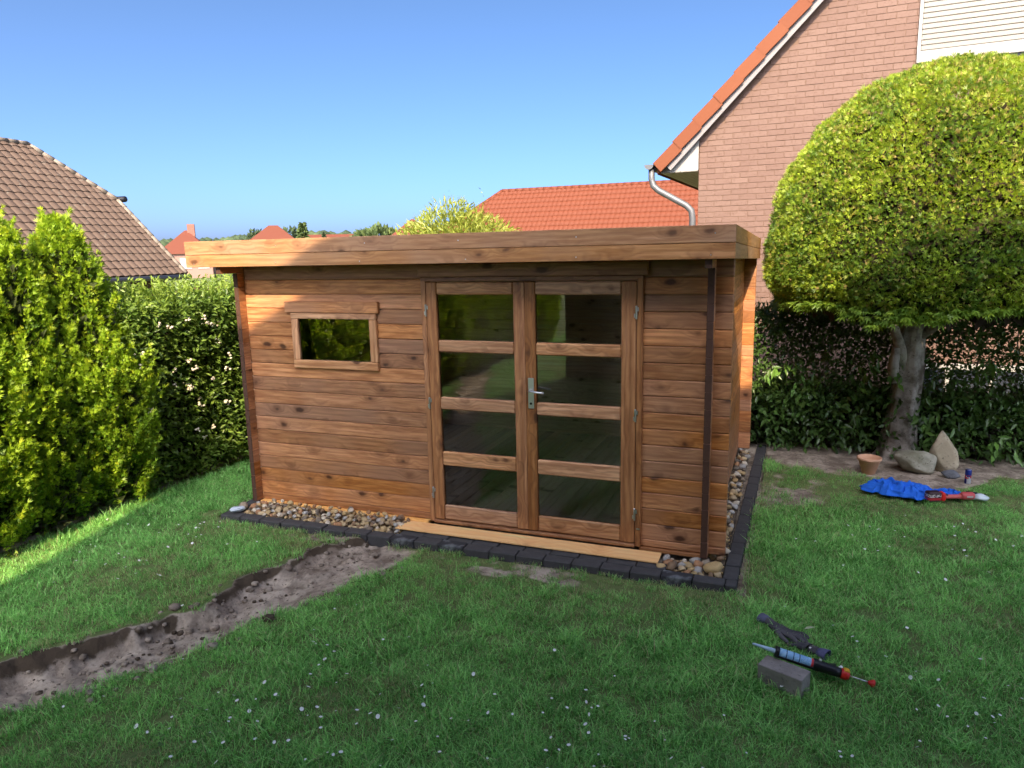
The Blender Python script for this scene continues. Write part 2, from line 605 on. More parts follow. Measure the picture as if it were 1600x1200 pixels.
def npmesh(name, verts, faces, mats, tone=None, smooth=False, extra=None, mi=None):
    """verts (n,3), faces (m,k) numpy -> mesh."""
    me = bpy.data.meshes.new(name)
    n, (m, kk) = len(verts), faces.shape
    me.vertices.add(n)
    me.vertices.foreach_set('co', np.ascontiguousarray(verts, dtype=np.float32).ravel())
    me.loops.add(m * kk)
    me.loops.foreach_set('vertex_index', np.ascontiguousarray(faces, dtype=np.int32).ravel())
    me.polygons.add(m)
    me.polygons.foreach_set('loop_start', np.arange(0, m * kk, kk, dtype=np.int32))
    me.polygons.foreach_set('loop_total', np.full(m, kk, dtype=np.int32))
    for mt in (mats if isinstance(mats, (list, tuple)) else [mats]):
        me.materials.append(mt)
    if mi is not None:
        me.polygons.foreach_set('material_index', np.ascontiguousarray(mi, dtype=np.int32))
    if smooth:
        me.polygons.foreach_set('use_smooth', np.ones(m, dtype=bool))
    if tone is not None:
        a = me.attributes.new('tone', 'FLOAT', 'POINT')
        a.data.foreach_set('value', np.ascontiguousarray(tone, dtype=np.float32))
    for k_, v_ in (extra or {}).items():
        a = me.attributes.new(k_, 'FLOAT', 'POINT')
        a.data.foreach_set('value', np.ascontiguousarray(v_, dtype=np.float32))
    me.update(calc_edges=True)
    return me


def unit(a):
    return a / (np.linalg.norm(a, axis=-1, keepdims=True) + 1e-9)


def leaves(base, d, nrm, L, W, tone, fold=0.25):
    """folded diamond leaves: returns verts, faces (tris), tone."""
    n = len(base)
    d = unit(d)
    s = unit(np.cross(d, nrm))
    nn = np.cross(s, d)
    L = np.broadcast_to(np.asarray(L, float), (n,))[:, None]
    W = np.broadcast_to(np.asarray(W, float), (n,))[:, None]
    mid = base + d * L * 0.45 + nn * W * fold
    v = np.stack([base, mid - s * W / 2, base + d * L, mid + s * W / 2], 1).reshape(-1, 3)
    i = np.arange(n)[:, None] * 4
    f = np.concatenate([i + np.array([[0, 1, 2]]), i + np.array([[0, 2, 3]])], 0)
    return v, f, np.repeat(tone, 4)


def cat(parts):
    V, F, T, b = [], [], [], 0
    for v, f, tn in parts:
        V.append(v)
        F.append(f + b)
        T.append(tn)
        b += len(v)
    return np.concatenate(V), np.concatenate(F), np.concatenate(T)


def rdir(n):
    return unit(rng.normal(size=(n, 3)))


def fan(base, d, L, W, tone, k=3, spread=0.6, nrm=None):
    """flat sprays: k leaves fanned in a plane."""
    n = len(base)
    d = unit(d)
    if nrm is None:
        nrm = rdir(n)
    s = unit(np.cross(d, nrm))
    nn = np.cross(s, d)
    out = []
    for j in range(k):
        a = (j - (k - 1) / 2) / max(1, (k - 1) / 2) * spread if k > 1 else 0
        dd = d * math.cos(a) + s * math.sin(a)
        off = base + d * (np.asarray(L).reshape(-1, 1) if np.ndim(L) else L) * 0.12 * abs(j - (k - 1) / 2)
        out.append(leaves(off, dd, nn, L * (1.0 if j == (k - 1) / 2 else 0.85), W, tone, 0.1))
    return cat(out)


def vnoise(P, seed=0):
    """cheap smooth 3-D value noise, 0..1, P (n,3)."""
    P = np.asarray(P, float)
    i = np.floor(P).astype(np.int64)
    f = P - i
    f = f * f * (3 - 2 * f)
    r = 0
    for dx in (0, 1):
        for dy in (0, 1):
            for dz in (0, 1):
                h = (i[:, 0] + dx) * 374761393 + (i[:, 1] + dy) * 668265263 + (i[:, 2] + dz) * 2147483647 + seed * 144665
                h = (h ^ (h >> 13)) * 1274126177
                h = (h ^ (h >> 16)) & 0xFFFF
                w = (f[:, 0] if dx else 1 - f[:, 0]) * (f[:, 1] if dy else 1 - f[:, 1]) * (f[:, 2] if dz else 1 - f[:, 2])
                r = r + w * (h / 65535.0)
    return r


def fbm(P, seed=0, o=3):
    a, s, r, tot = 1.0, 1.0, 0, 0
    for q in range(o):
        r = r + a * vnoise(np.asarray(P) * s, seed + q)
        tot += a
        a *= 0.5
        s *= 2.1
    return r / tot


def ico(sub=1):
    import bmesh
    bm = bmesh.new()
    bmesh.ops.create_icosphere(bm, subdivisions=sub, radius=1)
    v = np.array([x.co[:] for x in bm.verts])
    f = np.array([[x.index for x in q.verts] for q in bm.faces])
    bm.free()
    return v, f


# ------------------------------------------------------------------ ground
G = -0.045
TS = np.array([-2.43, -0.38])
TA = np.array([-0.90, -2.38])
TA = TA / np.linalg.norm(TA)
TQ = np.array([TA[1], -TA[0]])       # points to the upper (left) side
if TQ[0] > 0:
    TQ = -TQ
UP = np.array([[-3.528, -2.63], [-3.45, -2.472], [-3.336, -2.329], [-3.247, -2.152], [-3.147, -1.922], [-2.999, -1.659], [-2.986, -1.322], [-2.936, -0.983], [-2.853, -0.718], [-2.70, -0.437]])
LO = np.array([[-3.145, -2.887], [-2.998, -2.766], [-2.899, -2.563], [-2.809, -2.367], [-2.682, -2.138], [-2.595, -1.829], [-2.476, -1.568], [-2.349, -1.206], [-2.22, -0.855], [-2.154, -0.512]])


def sq(P):
    d = P - TS
    return d @ TA, d @ TQ


us, uq = sq(UP)
ls, lq = sq(LO)
o1, o2 = np.argsort(us), np.argsort(ls)
us, uq, ls, lq = us[o1], uq[o1], ls[o2], lq[o2]


def sstep(x, a, b):
    t_ = np.clip((x - a) / (b - a), 0, 1)
    return t_ * t_ * (3 - 2 * t_)


def terrain(x, y):
    """height, dirt 0..1, wet 0..1, grass density 0..1, dryness 0..1"""
    P = np.stack([x, y], -1)
    P3 = np.stack([x, y, np.zeros_like(x)], -1)
    s, q = sq(P)
    nA = fbm(P3 * 4.0, 3)
    nB = fbm(P3 * 13.0, 9)
    qu = np.interp(s, us, uq) + (nA - 0.5) * 0.16 + (nB - 0.5) * 0.09
    ql = np.interp(s, ls, lq) + (nB - 0.5) * 0.07
    w = (q - ql) / np.maximum(qu - ql, 0.05)
    inn = (s > -0.15) & (s < 9.0)
    ends = sstep(s, -0.15, 0.15)
    dep = sstep(w, 0.0, 0.4) * (1 - sstep(w, 0.86, 1.0))
    deep = 0.035 + 0.075 * sstep(s, 0.2, 2.2)
    lump = (fbm(P3 * 9.0, 21) - 0.5) * 0.13 + (fbm(P3 * 22.0, 33, 2) - 0.5) * 0.06
    h = np.where(inn, -dep * deep * ends, 0.0)
    tr = np.where(inn, sstep(w, -0.03, 0.03) * (1 - sstep(w, 0.98, 1.08)) * ends, 0.0)
    h = h + tr * lump * 0.55 * sstep(w, 0.2, 0.6)
    h = h + np.where(inn, 0.03 * np.exp(-((w - 1.08) / 0.08) ** 2) * ends, 0)
    wet = np.where(inn, 0.85 * tr * sstep(w, 0.86, 0.98) * sstep(nA, 0.28, 0.5), 0.0)
    # soil bed under the yew
    xb = np.array([-1.0, 0.13, 0.44, 1.0, 1.40, 1.80, 2.22, 3.2, 9])
    yb = np.array([3.05, 2.82, 2.42, 2.36, 2.10, 2.12, 2.70, 3.0, 3.2])
    bed = sstep(y - np.interp(x, xb, yb) + (nA - 0.5) * 0.35, -0.05, 0.12) * (y < 5.2) * (x > -0.4)
    # strip beneath the left hedge and conifers
    hed = sstep(-(x + 5.08) + (nA - 0.5) * 0.15, 0.0, 0.15) * (y < 9) * (y > -11) * (x > -6.5)
    # worn patches before the kerb
    pat = 0.85 * np.exp(-(((x + 1.35) / 0.75) ** 2 + ((y + 0.55) / 0.19) ** 2)) * sstep(nA, 0.25, 0.6)
    pat = np.maximum(pat, 0.8 * np.exp(-(((x + 3.0) / 0.45) ** 2 + ((y + 0.48) / 0.10) ** 2)) * sstep(nA, 0.3, 0.55))
    pat = np.maximum(pat, 0.7 * np.exp(-(((x - 0.45) / 0.4) ** 2 + ((y - 1.7) / 0.9) ** 2)) * sstep(nA, 0.35, 0.6))
    ker = ((x > -4.16) & (x < 0.16) & (y > -0.385) & (y < 3.1)).astype(float)
    dirt = np.clip(np.maximum.reduce([tr, bed, hed * 0.9, pat, ker]), 0, 1)
    h = h + (nA - 0.5) * 0.03 * (1 - tr) * (1 - ker) - 0.05 * ker + hed * 0.02
    h = h - 0.028 * (x > -4.6) * (x < 0.6) * sstep(y, -0.85, -0.45) * (y < -0.38) - 0.02 * sstep(-x, -0.55, -0.2) * (x > 0.16) * (y > -0.4) * (y < 3.0)
    dens = np.clip(1 - np.maximum.reduce([tr * 1.3, bed * 1.1, hed * 1.1, pat * 1.1, ker * 2]), 0, 1)
    lip = np.where(inn, np.exp(-((w - 1.15) / 0.14) ** 2) * ends, 0)
    dry = np.clip(0.75 * lip + 0.75 * np.exp(-((y + 0.5) / 0.28) ** 2) * (x < 0.2) * (x > -4.3) + 0.9 * sstep(y, 0.7, 2.0) * (x > 0.1) * sstep(nA, 0.25, 0.6) + sstep(fbm(P3 * 1.3, 40), 0.5, 0.68) * 0.6, 0, 1)
    return h, dirt, wet, dens, dry


def axis_coords(lo, hi, dense0, dense1, step):
    a = list(np.arange(dense0, dense1 + 1e-6, step))
    st, x = step, dense1
    while x < hi:
        st *= 1.35
        x += st
        a.append(min(x, hi))
    st, x = step, dense0
    while x > lo:
        st *= 1.35
        x -= st
        a.insert(0, max(x, lo))
    return np.array(a)


gx = axis_coords(-700, 500, -5.6, 4.2, 0.023)
gy = axis_coords(-80, 1500, -4.2, 4.2, 0.023)
X, Y = np.meshgrid(gx, gy, indexing='ij')
hh, di, we, _, _ = terrain(X.ravel(), Y.ravel())
gv = np.stack([X.ravel(), Y.ravel(), G + hh], -1)
ni, nj = len(gx), len(gy)
I, J = np.meshgrid(np.arange(ni - 1), np.arange(nj - 1), indexing='ij')
a0 = (I * nj + J).ravel()
gf = np.stack([a0, a0 + nj, a0 + nj + 1, a0 + 1], -1)
fc = gv[gf].mean(1)
s_, q_ = sq(fc[:, :2])
w_ = (q_ - np.interp(s_, ls, lq)) / np.maximum(np.interp(s_, us, uq) - np.interp(s_, ls, lq), 0.05)
is_tr = (w_ > 0.0) & (w_ < 1.05) & (s_ > -0.1) & (s_ < 9)
is_bed = (di[gf].mean(1) > 0.5) & (fc[:, 1] > 1.9) & (fc[:, 0] > 0.15) & (fc[:, 1] < 5.2) & ~is_tr


def sub_ground(name, sel):
    f = gf[sel]
    ids, inv = np.unique(f, return_inverse=True)
    me = npmesh(name, gv[ids], inv.reshape(f.shape), M_GROUND, None, True, {'dirt': di[ids], 'wet': we[ids]})
    return link(name, me)


tag(sub_ground('lawn', ~(is_tr | is_bed)), 'lawn ground sloping flat across the garden', kind='structure')
tag(sub_ground('dirt_trench', is_tr), 'shallow sandy trench dug across the lawn', kind='structure')
tag(sub_ground('soil_bed', is_bed), 'bare brown soil bed below the round clipped tree', kind='structure')


def ground_z(x, y):
    return G + terrain(np.array([float(x)]), np.array([float(y)]))[0][0]


# ------------------------------------------------------------------ kerb of charcoal pavers
kerb = empty('paver_kerb', (-2, -0.3, G))
tag(kerb, 'edging of charcoal concrete pavers round the shed', kind='structure')


def paver(x0, x1, y0, y1, top=-0.03, mat=None, h=0.08):
    j = random.uniform(-0.004, 0.004)
    b = MB()
    L, W = x1 - x0 - 0.006, y1 - y0 - 0.006
    key = ('pav', round(L, 3), round(W, 3), (mat or M_PAVER).name, h)
    if key not in _pl:
        b.box(-L / 2, L / 2, -W / 2, W / 2, -h, 0, 0.006)
        _pl[key] = b.mesh('paver', mat or M_PAVER)
    o = link('paver', _pl[key], kerb, ((x0 + x1) / 2 - kerb.location.x, (y0 + y1) / 2 - kerb.location.y + random.uniform(-.004, .004), top + j - kerb.location.z), (random.uniform(-.012, .012), random.uniform(-.01, .01), random.uniform(-.012, .012)))
    return o


x = -4.12
i = 0
while x < 0.09:
    x1 = min(x + 0.2075, 0.105)
    paver(x, x1, -0.375, -0.272, mat=M_PAVERC if i in (8, 10, 18) else None, h=0.10)
    x = x1
    i += 1
x = -2.44
while x < -0.42:
    paver(x, x + 0.2075, -0.27, -0.17, top=-0.031)
    x += 0.2075
y = -0.27
while y < 3.15:
    xo = 0.06 * (y + 0.27) / 3.4
    paver(0.005 + xo, 0.105 + xo, y, y + 0.2075)
    y += 0.2075
for q in range(4):
    paver(-4.13, -4.03, -0.27 + q * 0.21, -0.065 + q * 0.21)

# ------------------------------------------------------------------ gravel between kerb and shed
iv, if_ = ico(2)
iv1, if1 = ico(1)
stone_meshes = []
for q in range(9):
    v = iv1.copy() if q % 2 else iv.copy()
    f = if1 if q % 2 else if_
    nn_ = fbm(v * 1.4 + q * 17.3, q, 2)
    v = v * (0.72 + 0.62 * nn_)[:, None] * np.array([1.0, rng.uniform(0.65, 0.9), rng.uniform(0.5, 0.72)])
    for _p in range(3):               # a few flattened, broken sides
        n_ = rdir(1)[0]
        dd = v @ n_
        lim = np.quantile(dd, 0.82)
        v = v - np.maximum(dd - lim, 0)[:, None] * n_ * 0.9
    stone_meshes.append(npmesh('stone', v, f, M_STONE, None, q % 2 == 0))
gravel = MB()
gravel.box(-4.02, -2.45, -0.268, -0.035, -0.12, -0.055)
gravel.box(-0.42, 0.0, -0.268, -0.035, -0.12, -0.055)
gravel.box(-0.11, 0.0, -0.02, 3.0, -0.12, -0.055)
gb = gravel.build('gravel_bed', M_SOILDARK)
tag(gb, 'bed of mixed brown pebbles along the shed wall', kind='structure')


def stone(x, y, z, s, mesh=None):
    o = link('stone', mesh or random.choice(stone_meshes), gb, (x, y, z), (random.uniform(-.5, .5), random.uniform(-.5, .5), random.uniform(0, 6.3)), (s * random.uniform(.85, 1.2), s * random.uniform(.85, 1.15), s * random.uniform(.85, 1.1)))
    return o


placed = []


def scatter(n, x0, x1, y0, y1, smin, smax, base, mound=0.0):
    tries = 0
    c = 0
    while c < n and tries < n * 60:
        tries += 1
        x, y = random.uniform(x0, x1), random.uniform(y0, y1)
        s = random.uniform(smin, smax) * (1.25 if random.random() < 0.12 else 1)
        if any((x - a) ** 2 + (y - b) ** 2 < (0.62 * (s + r)) ** 2 for a, b, r in placed):
            continue
        placed.append((x, y, s))
        stone(x, y, base + mound * sstep(np.array(y), y0 - 0.05, y1) + s * 0.25 + random.uniform(0, .012), s)
        c += 1


scatter(160, -3.96, -2.46, -0.262, -0.055, 0.022, 0.036, -0.055, 0.035)
placed.clear()
scatter(45, -3.9, -2.5, -0.20, -0.06, 0.018, 0.03, -0.015, 0.03)
placed.clear()
scatter(26, -0.41, -0.02, -0.26, -0.05, 0.028, 0.042, -0.05)
placed.clear()
scatter(66, -0.10, -0.0, 0.02, 2.95, 0.026, 0.042, -0.04)
stone(-0.06, -0.20, 0.0, 0.07, stone_meshes[0])
stone(-4.02, -0.2, -0.01, 0.05, stone_meshes[2])
fv, ff, ft = [], [], []
for q in range(900):                  # grit between the stones
    r_ = random.random()
    if r_ < 0.6:
        p = (random.uniform(-4.0, -2.46), random.uniform(-0.265, -0.04), -0.05)
    elif r_ < 0.75:
        p = (random.uniform(-0.41, 0), random.uniform(-0.265, -0.04), -0.05)
    else:
        p = (random.uniform(-0.105, 0.0), random.uniform(0, 3), -0.05)
    fv.append(iv1[:, :] * rng.uniform(0.006, 0.013) * np.array([1, .8, .7]) + np.array(p))
    ff.append(if1 + q * len(iv1))
tag(link('grit', npmesh('grit', np.concatenate(fv), np.concatenate(ff), M_STONE), gb), kind='stuff')

# ------------------------------------------------------------------ garden shed
shed = empty('garden_shed', (-2.0, 0.0, 0.0))
tag(shed, 'flat roofed garden shed of brown stained planks with glazed double doors', 'shed')
SX = -2.0
Lg = 0.117


def sp(name, x0, x1, y0, y1, z0, z1, mat=None, axis='X', bev=0.004, end=None, parent=None, raw=0):
    j = random.uniform(-0.0012, 0.0012)
    if parent is None:
        return plank(name, shed, x0 - SX, x1 - SX, y0 + j, y1 + j, z0, z1, mat or M_STAIN, axis, bev, end, raw)
    return plank(name, parent, x0 - SX, x1 - SX, y0, y1, z0, z1, mat or M_DOOR, axis, bev, end)


gap = 0.0003
for i in range(-1, 18):
    z0 = 0.0585 + i * Lg
    z1 = z0 + Lg
    z0 = max(z0, 0.002)
    segsL = [(-4.06, -2.255)]
    if 10 <= i <= 13:
        segsL = [(-4.06, -3.44), (-2.755, -2.255)]
    if i >= 16:
        segsL = [(-4.06, 0.0)]
        segsR = []
    else:
        segsR = [(-0.61, 0.0)]
    for a, b in segsL + segsR:
        sp('wall_plank', a, b, 0.0, 0.04, z0 + 0.0013, z1 - 0.0010, bev=0.006, raw=1)
for i in range(18):                   # side walls: ends stand out before the front wall
    z0 = 0.002 + i * Lg
    y0 = -0.083 if i < 17 else -0.27
    sp('log_end', -4.015, -3.97, y0, -0.0005, z0 + 0.001, z0 + Lg - 0.001, axis='Y', bev=0.002, end=M_END)
    sp('wall_plank', -4.015, -3.97, 0.0005, 3.03, z0 + gap, z0 + Lg - gap, axis='Y', bev=0.003, raw=-1)
    sp('wall_plank', -0.16, -0.115, y0, 3.03, z0 + gap, z0 + Lg - gap, axis='Y', bev=0.003, end=M_END, raw=1)
for i in range(-1, 17):               # rear wall
    z0 = max(0.0585 + i * Lg, 0.002)
    z1 = 0.0585 + (i + 1) * Lg
    sp('wall_plank', -4.06, -0.1601, 2.907, 2.947, z0 + gap, z1 - gap, bev=0.005, raw=-1)
    sp('log_end', -0.1599, 0.0, 2.907, 2.947, z0 + gap, z1 - gap, bev=0.005)
sp('base_board', -3.97, -2.30, -0.045, 0.03, -0.028, -0.001, M_FRESH)
sp('base_board', -0.60, -0.16, -0.02, 0.03, -0.028, -0.001, M_STAIN)
sp('threshold_board', -2.50, -0.43, -0.215, -0.052, -0.022, -0.008, M_FRESH, bev=0.002)
# floor boards run front to back
nb = 36
for q in range(nb):
    x0 = -3.965 + q * (3.80 / nb)
    sp('floor_board', x0 + 0.001, x0 + 3.80 / nb - 0.001, 0.045, 2.90, 0.02, 0.038, M_FLOOR, 'Y', 0.003)
sp('skirting_board', -3.96, -0.17, 2.885, 2.902, 0.04, 0.065, M_RAW)
# roof deck slopes to the rear, its boards seen below the eaves
for q in range(30):
    y0 = -0.27 + q * 0.115
    zt = 2.125 - 0.0155 * (y0 + 0.3)
    plank('roof_board', shed, -4.27 - SX, 0.0 - SX, y0, y0 + 0.113, zt, zt + 0.018, M_RAW if 2 < q < 27 else M_STAIN)
rf = MB()
rf.add([(-4.255 - SX, -0.272, 2.163), (-0.008 - SX, -0.272, 2.163), (-0.008 - SX, 3.08, 2.105), (-4.255 - SX, 3.08, 2.105),
        (-4.255 - SX, -0.272, 2.175), (-0.008 - SX, -0.272, 2.175), (-0.008 - SX, 3.08, 2.117), (-4.255 - SX, 3.08, 2.117)],
       [(0, 3, 2, 1), (4, 5, 6, 7), (0, 1, 5, 4), (1, 2, 6, 5), (2, 3, 7, 6), (3, 0, 4, 7)])
rf.build('roof_felt', M_ROOFFELT, shed)
# fascia: two boards high all round
ZT, ZB, ZM = 2.2545, 2.0483, 2.146
sp('fascia_board', -4.285, 0.0218, -0.3055, -0.278, ZB, ZM - 0.001, M_FASCIA, bev=0.003)
sp('fascia_board', -4.285, 0.0218, -0.3055, -0.278, ZM + 0.001, ZT, M_FASCIA, bev=0.003)
slope = math.atan((2.2545 - 2.2013) / 3.41)
for sx0 in (-4.285, -0.0052):
    for (za, zb) in ((ZB, ZM - 0.001), (ZM + 0.001, ZT)):
        Lb = 3.385
        me = plank_mesh(Lb, 0.027, zb - za, M_FASCIA, 0.003)
        o = link('fascia_board', me, shed, (sx0 + 0.0135 - SX, -0.2775 + Lb / 2, (za + zb) / 2 - math.tan(slope) * Lb / 2), (0, 0, 0))
        o.rotation_euler = (-slope, 0, 0)
        o.rotation_euler = (Matrix.Rotation(-slope, 3, 'X') @ Matrix.Rotation(PI / 2, 3, 'Z')).to_euler()
for (za, zb) in ((ZB - 0.053, ZM - 0.054), (ZM - 0.052, ZT - 0.053)):
    sp('fascia_board', -4.285, 0.0218, 3.109, 3.136, za, zb, M_FASCIA, bev=0.003)

sc_ = MB()
sc_.lathe([(0.0045, 0.0), (0.004, 0.0015)], 8, mat=Matrix.Rotation(PI / 2, 4, 'X'))
ME_SC = sc_.mesh('screw_head', M_STEEL)
for x in (-4.2, -3.4, -2.6, -1.8, -1.0, -0.1):
    for z in (2.075, 2.205):
        link('screw_head', ME_SC, shed, (x + random.uniform(-.03, .03) - SX, -0.3062, z))
# door surround
sp('door_jamb', -2.283, -2.240, -0.028, 0.06, 0.002, 1.93, M_DOOR, 'Z')
sp('door_jamb', -0.628, -0.588, -0.028, 0.06, 0.002, 1.93, M_DOOR, 'Z')
sp('door_head', -2.283, -0.588, -0.026, 0.06, 1.91, 1.945, M_DOOR)
sp('lintel_board', -2.30, -0.555, -0.040, -0.004, 1.947, 2.04, M_DOOR)
sp('door_sill', -2.240, -0.628, -0.05, 0.06, 0.002, 0.026, M_DOOR)


def door(name, x0, x1, s0, s1, label):
    d = empty(name, (0, 0, 0), 0, shed)
    d['label'] = label
    zb, zt = 0.03, 1.906
    y0, y1 = -0.034, 0.010
    sp('stile', x0, x0 + s0, y0, y1, zb, zt, M_DOOR, 'Z', 0.006, parent=d)
    sp('stile', x1 - s1, x1, y0, y1, zb, zt, M_DOOR, 'Z', 0.006, parent=d)
    rails = [(0.032, 0.152), (0.478, 0.592), (0.929, 1.027), (1.376, 1.469), (1.813, 1.905)]
    for a, b in rails:
        sp('rail', x0 + s0 + 0.0005, x1 - s1 - 0.0005, y0 + 0.004, y1 - 0.004, a, b, M_RAIL, 'X', 0.009, parent=d)
    for q in range(4):
        a, b = rails[q][1], rails[q + 1][0]
        g = MB()
        g.box(x0 + s0 - 0.006 - SX, x1 - s1 + 0.006 - SX, -0.012, -0.008, a - 0.006, b + 0.006)
        g.build('glass_pane', M_GLASS, d)
    return d


dl = door('door', -2.236, -1.452, 0.085, 0.079, 'left door leaf without a handle')
dr = door('door', -1.446, -0.632, 0.083, 0.103, 'right door leaf carrying the lever handle')
sp('astragal', -1.462, -1.440, -0.042, -0.0345, 0.04, 1.90, M_DOOR, 'Z', 0.002, parent=dl)


def hinge(x, z, par):
    b = MB()
    b.lathe([(0.0055, -0.045), (0.0075, -0.043), (0.0075, -0.004), (0.0062, -0.004), (0.0062, 0.0), (0.0075, 0.0), (0.0075, 0.043), (0.004, 0.047)], 10)
    b.box(-0.016, 0.002, 0.002, 0.007, -0.035, -0.008)
    b.box(-0.002, 0.016, 0.002, 0.007, 0.008, 0.035)
    b.build('hinge', M_STEEL, par, (x - SX, -0.040, z), smooth=False)


for z in (0.25, 0.975, 1.695):
    hinge(-2.239, z, dl)
    hinge(-0.630, z, dr)
h = MB()
h.box(-0.022, 0.022, -0.010, -0.001, -0.114, 0.114, 0.003)
h.build('handle_plate', M_STEEL, dr, (-1.400 - SX, -0.0345, 1.096))
h = MB()
h.tube([(0, -0.008, 0), (0, -0.045, 0), (0.012, -0.056, 0), (0.095, -0.058, -0.006), (0.115, -0.056, -0.008)], [0.011, 0.009, 0.009, 0.0085, 0.008], 12)
h.build('handle', M_STEEL, dr, (-1.400 - SX, -0.036, 1.118), smooth=True)
h = MB()
h.tube([(0, 0.0, 0), (0, 0.045, 0), (0.012, 0.056, 0), (0.095, 0.058, -0.006), (0.115, 0.056, -0.008)], [0.011, 0.009, 0.009, 0.0085, 0.008], 12)
h.box(-0.02, 0.02, 0.0, 0.006, -0.13, 0.10, 0.002)
h.build('inner_handle', M_STEEL, dr, (-1.400 - SX, 0.0105, 1.118), smooth=True)
h = MB()
h.lathe([(0.009, 0), (0.009, 0.004), (0.004, 0.004), (0.004, 0.001)], 14, mat=Matrix.Rotation(PI / 2, 4, 'X'))
h.build('lock_cylinder', M_BLACK, dr, (-1.400 - SX, -0.0445, 1.02))
h = MB()
h.box(-0.012, 0.012, -0.004, 0, -0.006, 0.006)
h.build('jamb_clip', M_STEEL, shed, (-0.606 - SX, -0.0285, 0.14))

# window
wd = empty('window', (0, 0, 0), 0, shed)
sp('frame_rail', -3.505, -3.438, -0.026, 0.05, 1.275, 1.614, M_RAIL, 'Z', 0.005, parent=wd)
sp('frame_rail', -2.760, -2.693, -0.026, 0.05, 1.275, 1.614, M_RAIL, 'Z', 0.005, parent=wd)
sp('frame_rail', -3.505, -2.693, -0.028, 0.05, 1.206, 1.274, M_RAIL, 'X', 0.005, parent=wd)
sp('frame_rail', -3.505, -2.693, -0.028, 0.05, 1.615, 1.664, M_RAIL, 'X', 0.005, parent=wd)
g = MB()
g.box(-3.442 - SX, -2.756 - SX, -0.008, -0.004, 1.268, 1.620)
g.build('glass_pane', M_GLASS, wd)
sp('drip_board', -3.556, -2.668, -0.034, -0.003, 1.666, 1.757, M_STAIN, 'X', 0.004, parent=wd)

# ------------------------------------------------------------------ foliage builders
def thuja_mesh(seed, h=2.5, r=0.50):
    g_ = np.random.default_rng(seed)
    n = 1150
    zz = g_.uniform(0.0, 1.0, n)
    prof = r * np.minimum(1.0, ((1 - zz) * 1.75 + 0.03)) ** 0.72 * (0.72 + 0.40 * np.sin(np.minimum(zz * 3.4 + 0.25, 2.2)))
    az = g_.uniform(0, 2 * PI, n)
    lob = 0.70 + 0.52 * fbm(np.stack([np.cos(az) * 3.0, np.sin(az) * 3.0, zz * 3.4], -1) + seed, seed, 2)
    rr = prof * lob * g_.uniform(0.80, 1.03, n)
    c = np.stack([np.cos(az) * rr, np.sin(az) * rr, zz * h * 0.96 + 0.02], -1)
    out = np.stack([np.cos(az), np.sin(az), np.zeros(n)], -1)
    ax = unit(out * (0.62 + 0.3 * g_.random(n))[:, None] * (1.05 - zz)[:, None] + np.array([0, 0, 1.05]) + g_.normal(size=(n, 3)) * 0.16)
    k = 52
    t_ = g_.random((n, k))
    ln = g_.uniform(0.16, 0.32, n)
    base = c[:, None] + ax[:, None] * (t_ * ln[:, None])[..., None] + g_.normal(size=(n, k, 3)) * (0.033 * (1.12 - t_))[..., None]
    d = unit(ax[:, None] * 1.0 + g_.normal(size=(n, k, 3)) * 0.55 + out[:, None] * 0.25)
    tone = np.clip((g_.random(n) * 0.4)[:, None] + t_ * 0.55 + g_.normal(size=(n, k)) * 0.08, 0, 1)
    base, d, tone = base.reshape(-1, 3), d.reshape(-1, 3), tone.ravel()
    N = len(base)
    nr = unit(np.cross(d, g_.normal(size=(N, 3))))
    v, f, tn = fan(base, d, g_.uniform(0.028, 0.058, N), 0.0085, tone, 3, 0.45, nr)
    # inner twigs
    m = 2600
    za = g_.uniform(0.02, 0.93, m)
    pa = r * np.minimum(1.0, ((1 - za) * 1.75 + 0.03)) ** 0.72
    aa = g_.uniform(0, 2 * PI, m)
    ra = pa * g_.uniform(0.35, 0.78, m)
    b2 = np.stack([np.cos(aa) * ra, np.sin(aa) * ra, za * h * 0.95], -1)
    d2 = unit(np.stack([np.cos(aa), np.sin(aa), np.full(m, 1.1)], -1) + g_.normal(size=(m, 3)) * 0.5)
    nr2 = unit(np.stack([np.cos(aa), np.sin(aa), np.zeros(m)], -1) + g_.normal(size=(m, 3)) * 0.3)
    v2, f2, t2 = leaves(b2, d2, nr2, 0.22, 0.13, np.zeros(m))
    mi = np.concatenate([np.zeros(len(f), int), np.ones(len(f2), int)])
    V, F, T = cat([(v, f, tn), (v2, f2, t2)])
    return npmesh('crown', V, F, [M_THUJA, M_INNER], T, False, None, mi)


def trunk_mesh(h, r0, r1, bend=0.0, seed=0):
    b = MB()
    g_ = random.Random(seed)
    pts = [(bend * (i / 8) ** 1.5 * h + g_.uniform(-.01, .01), g_.uniform(-.01, .01), h * i / 8 - 0.03) for i in range(9)]
    b.tube(pts, [r0 + (r1 - r0) * (i / 8) for i in range(9)], 10)
    return b.mesh('trunk', M_BARK, True)


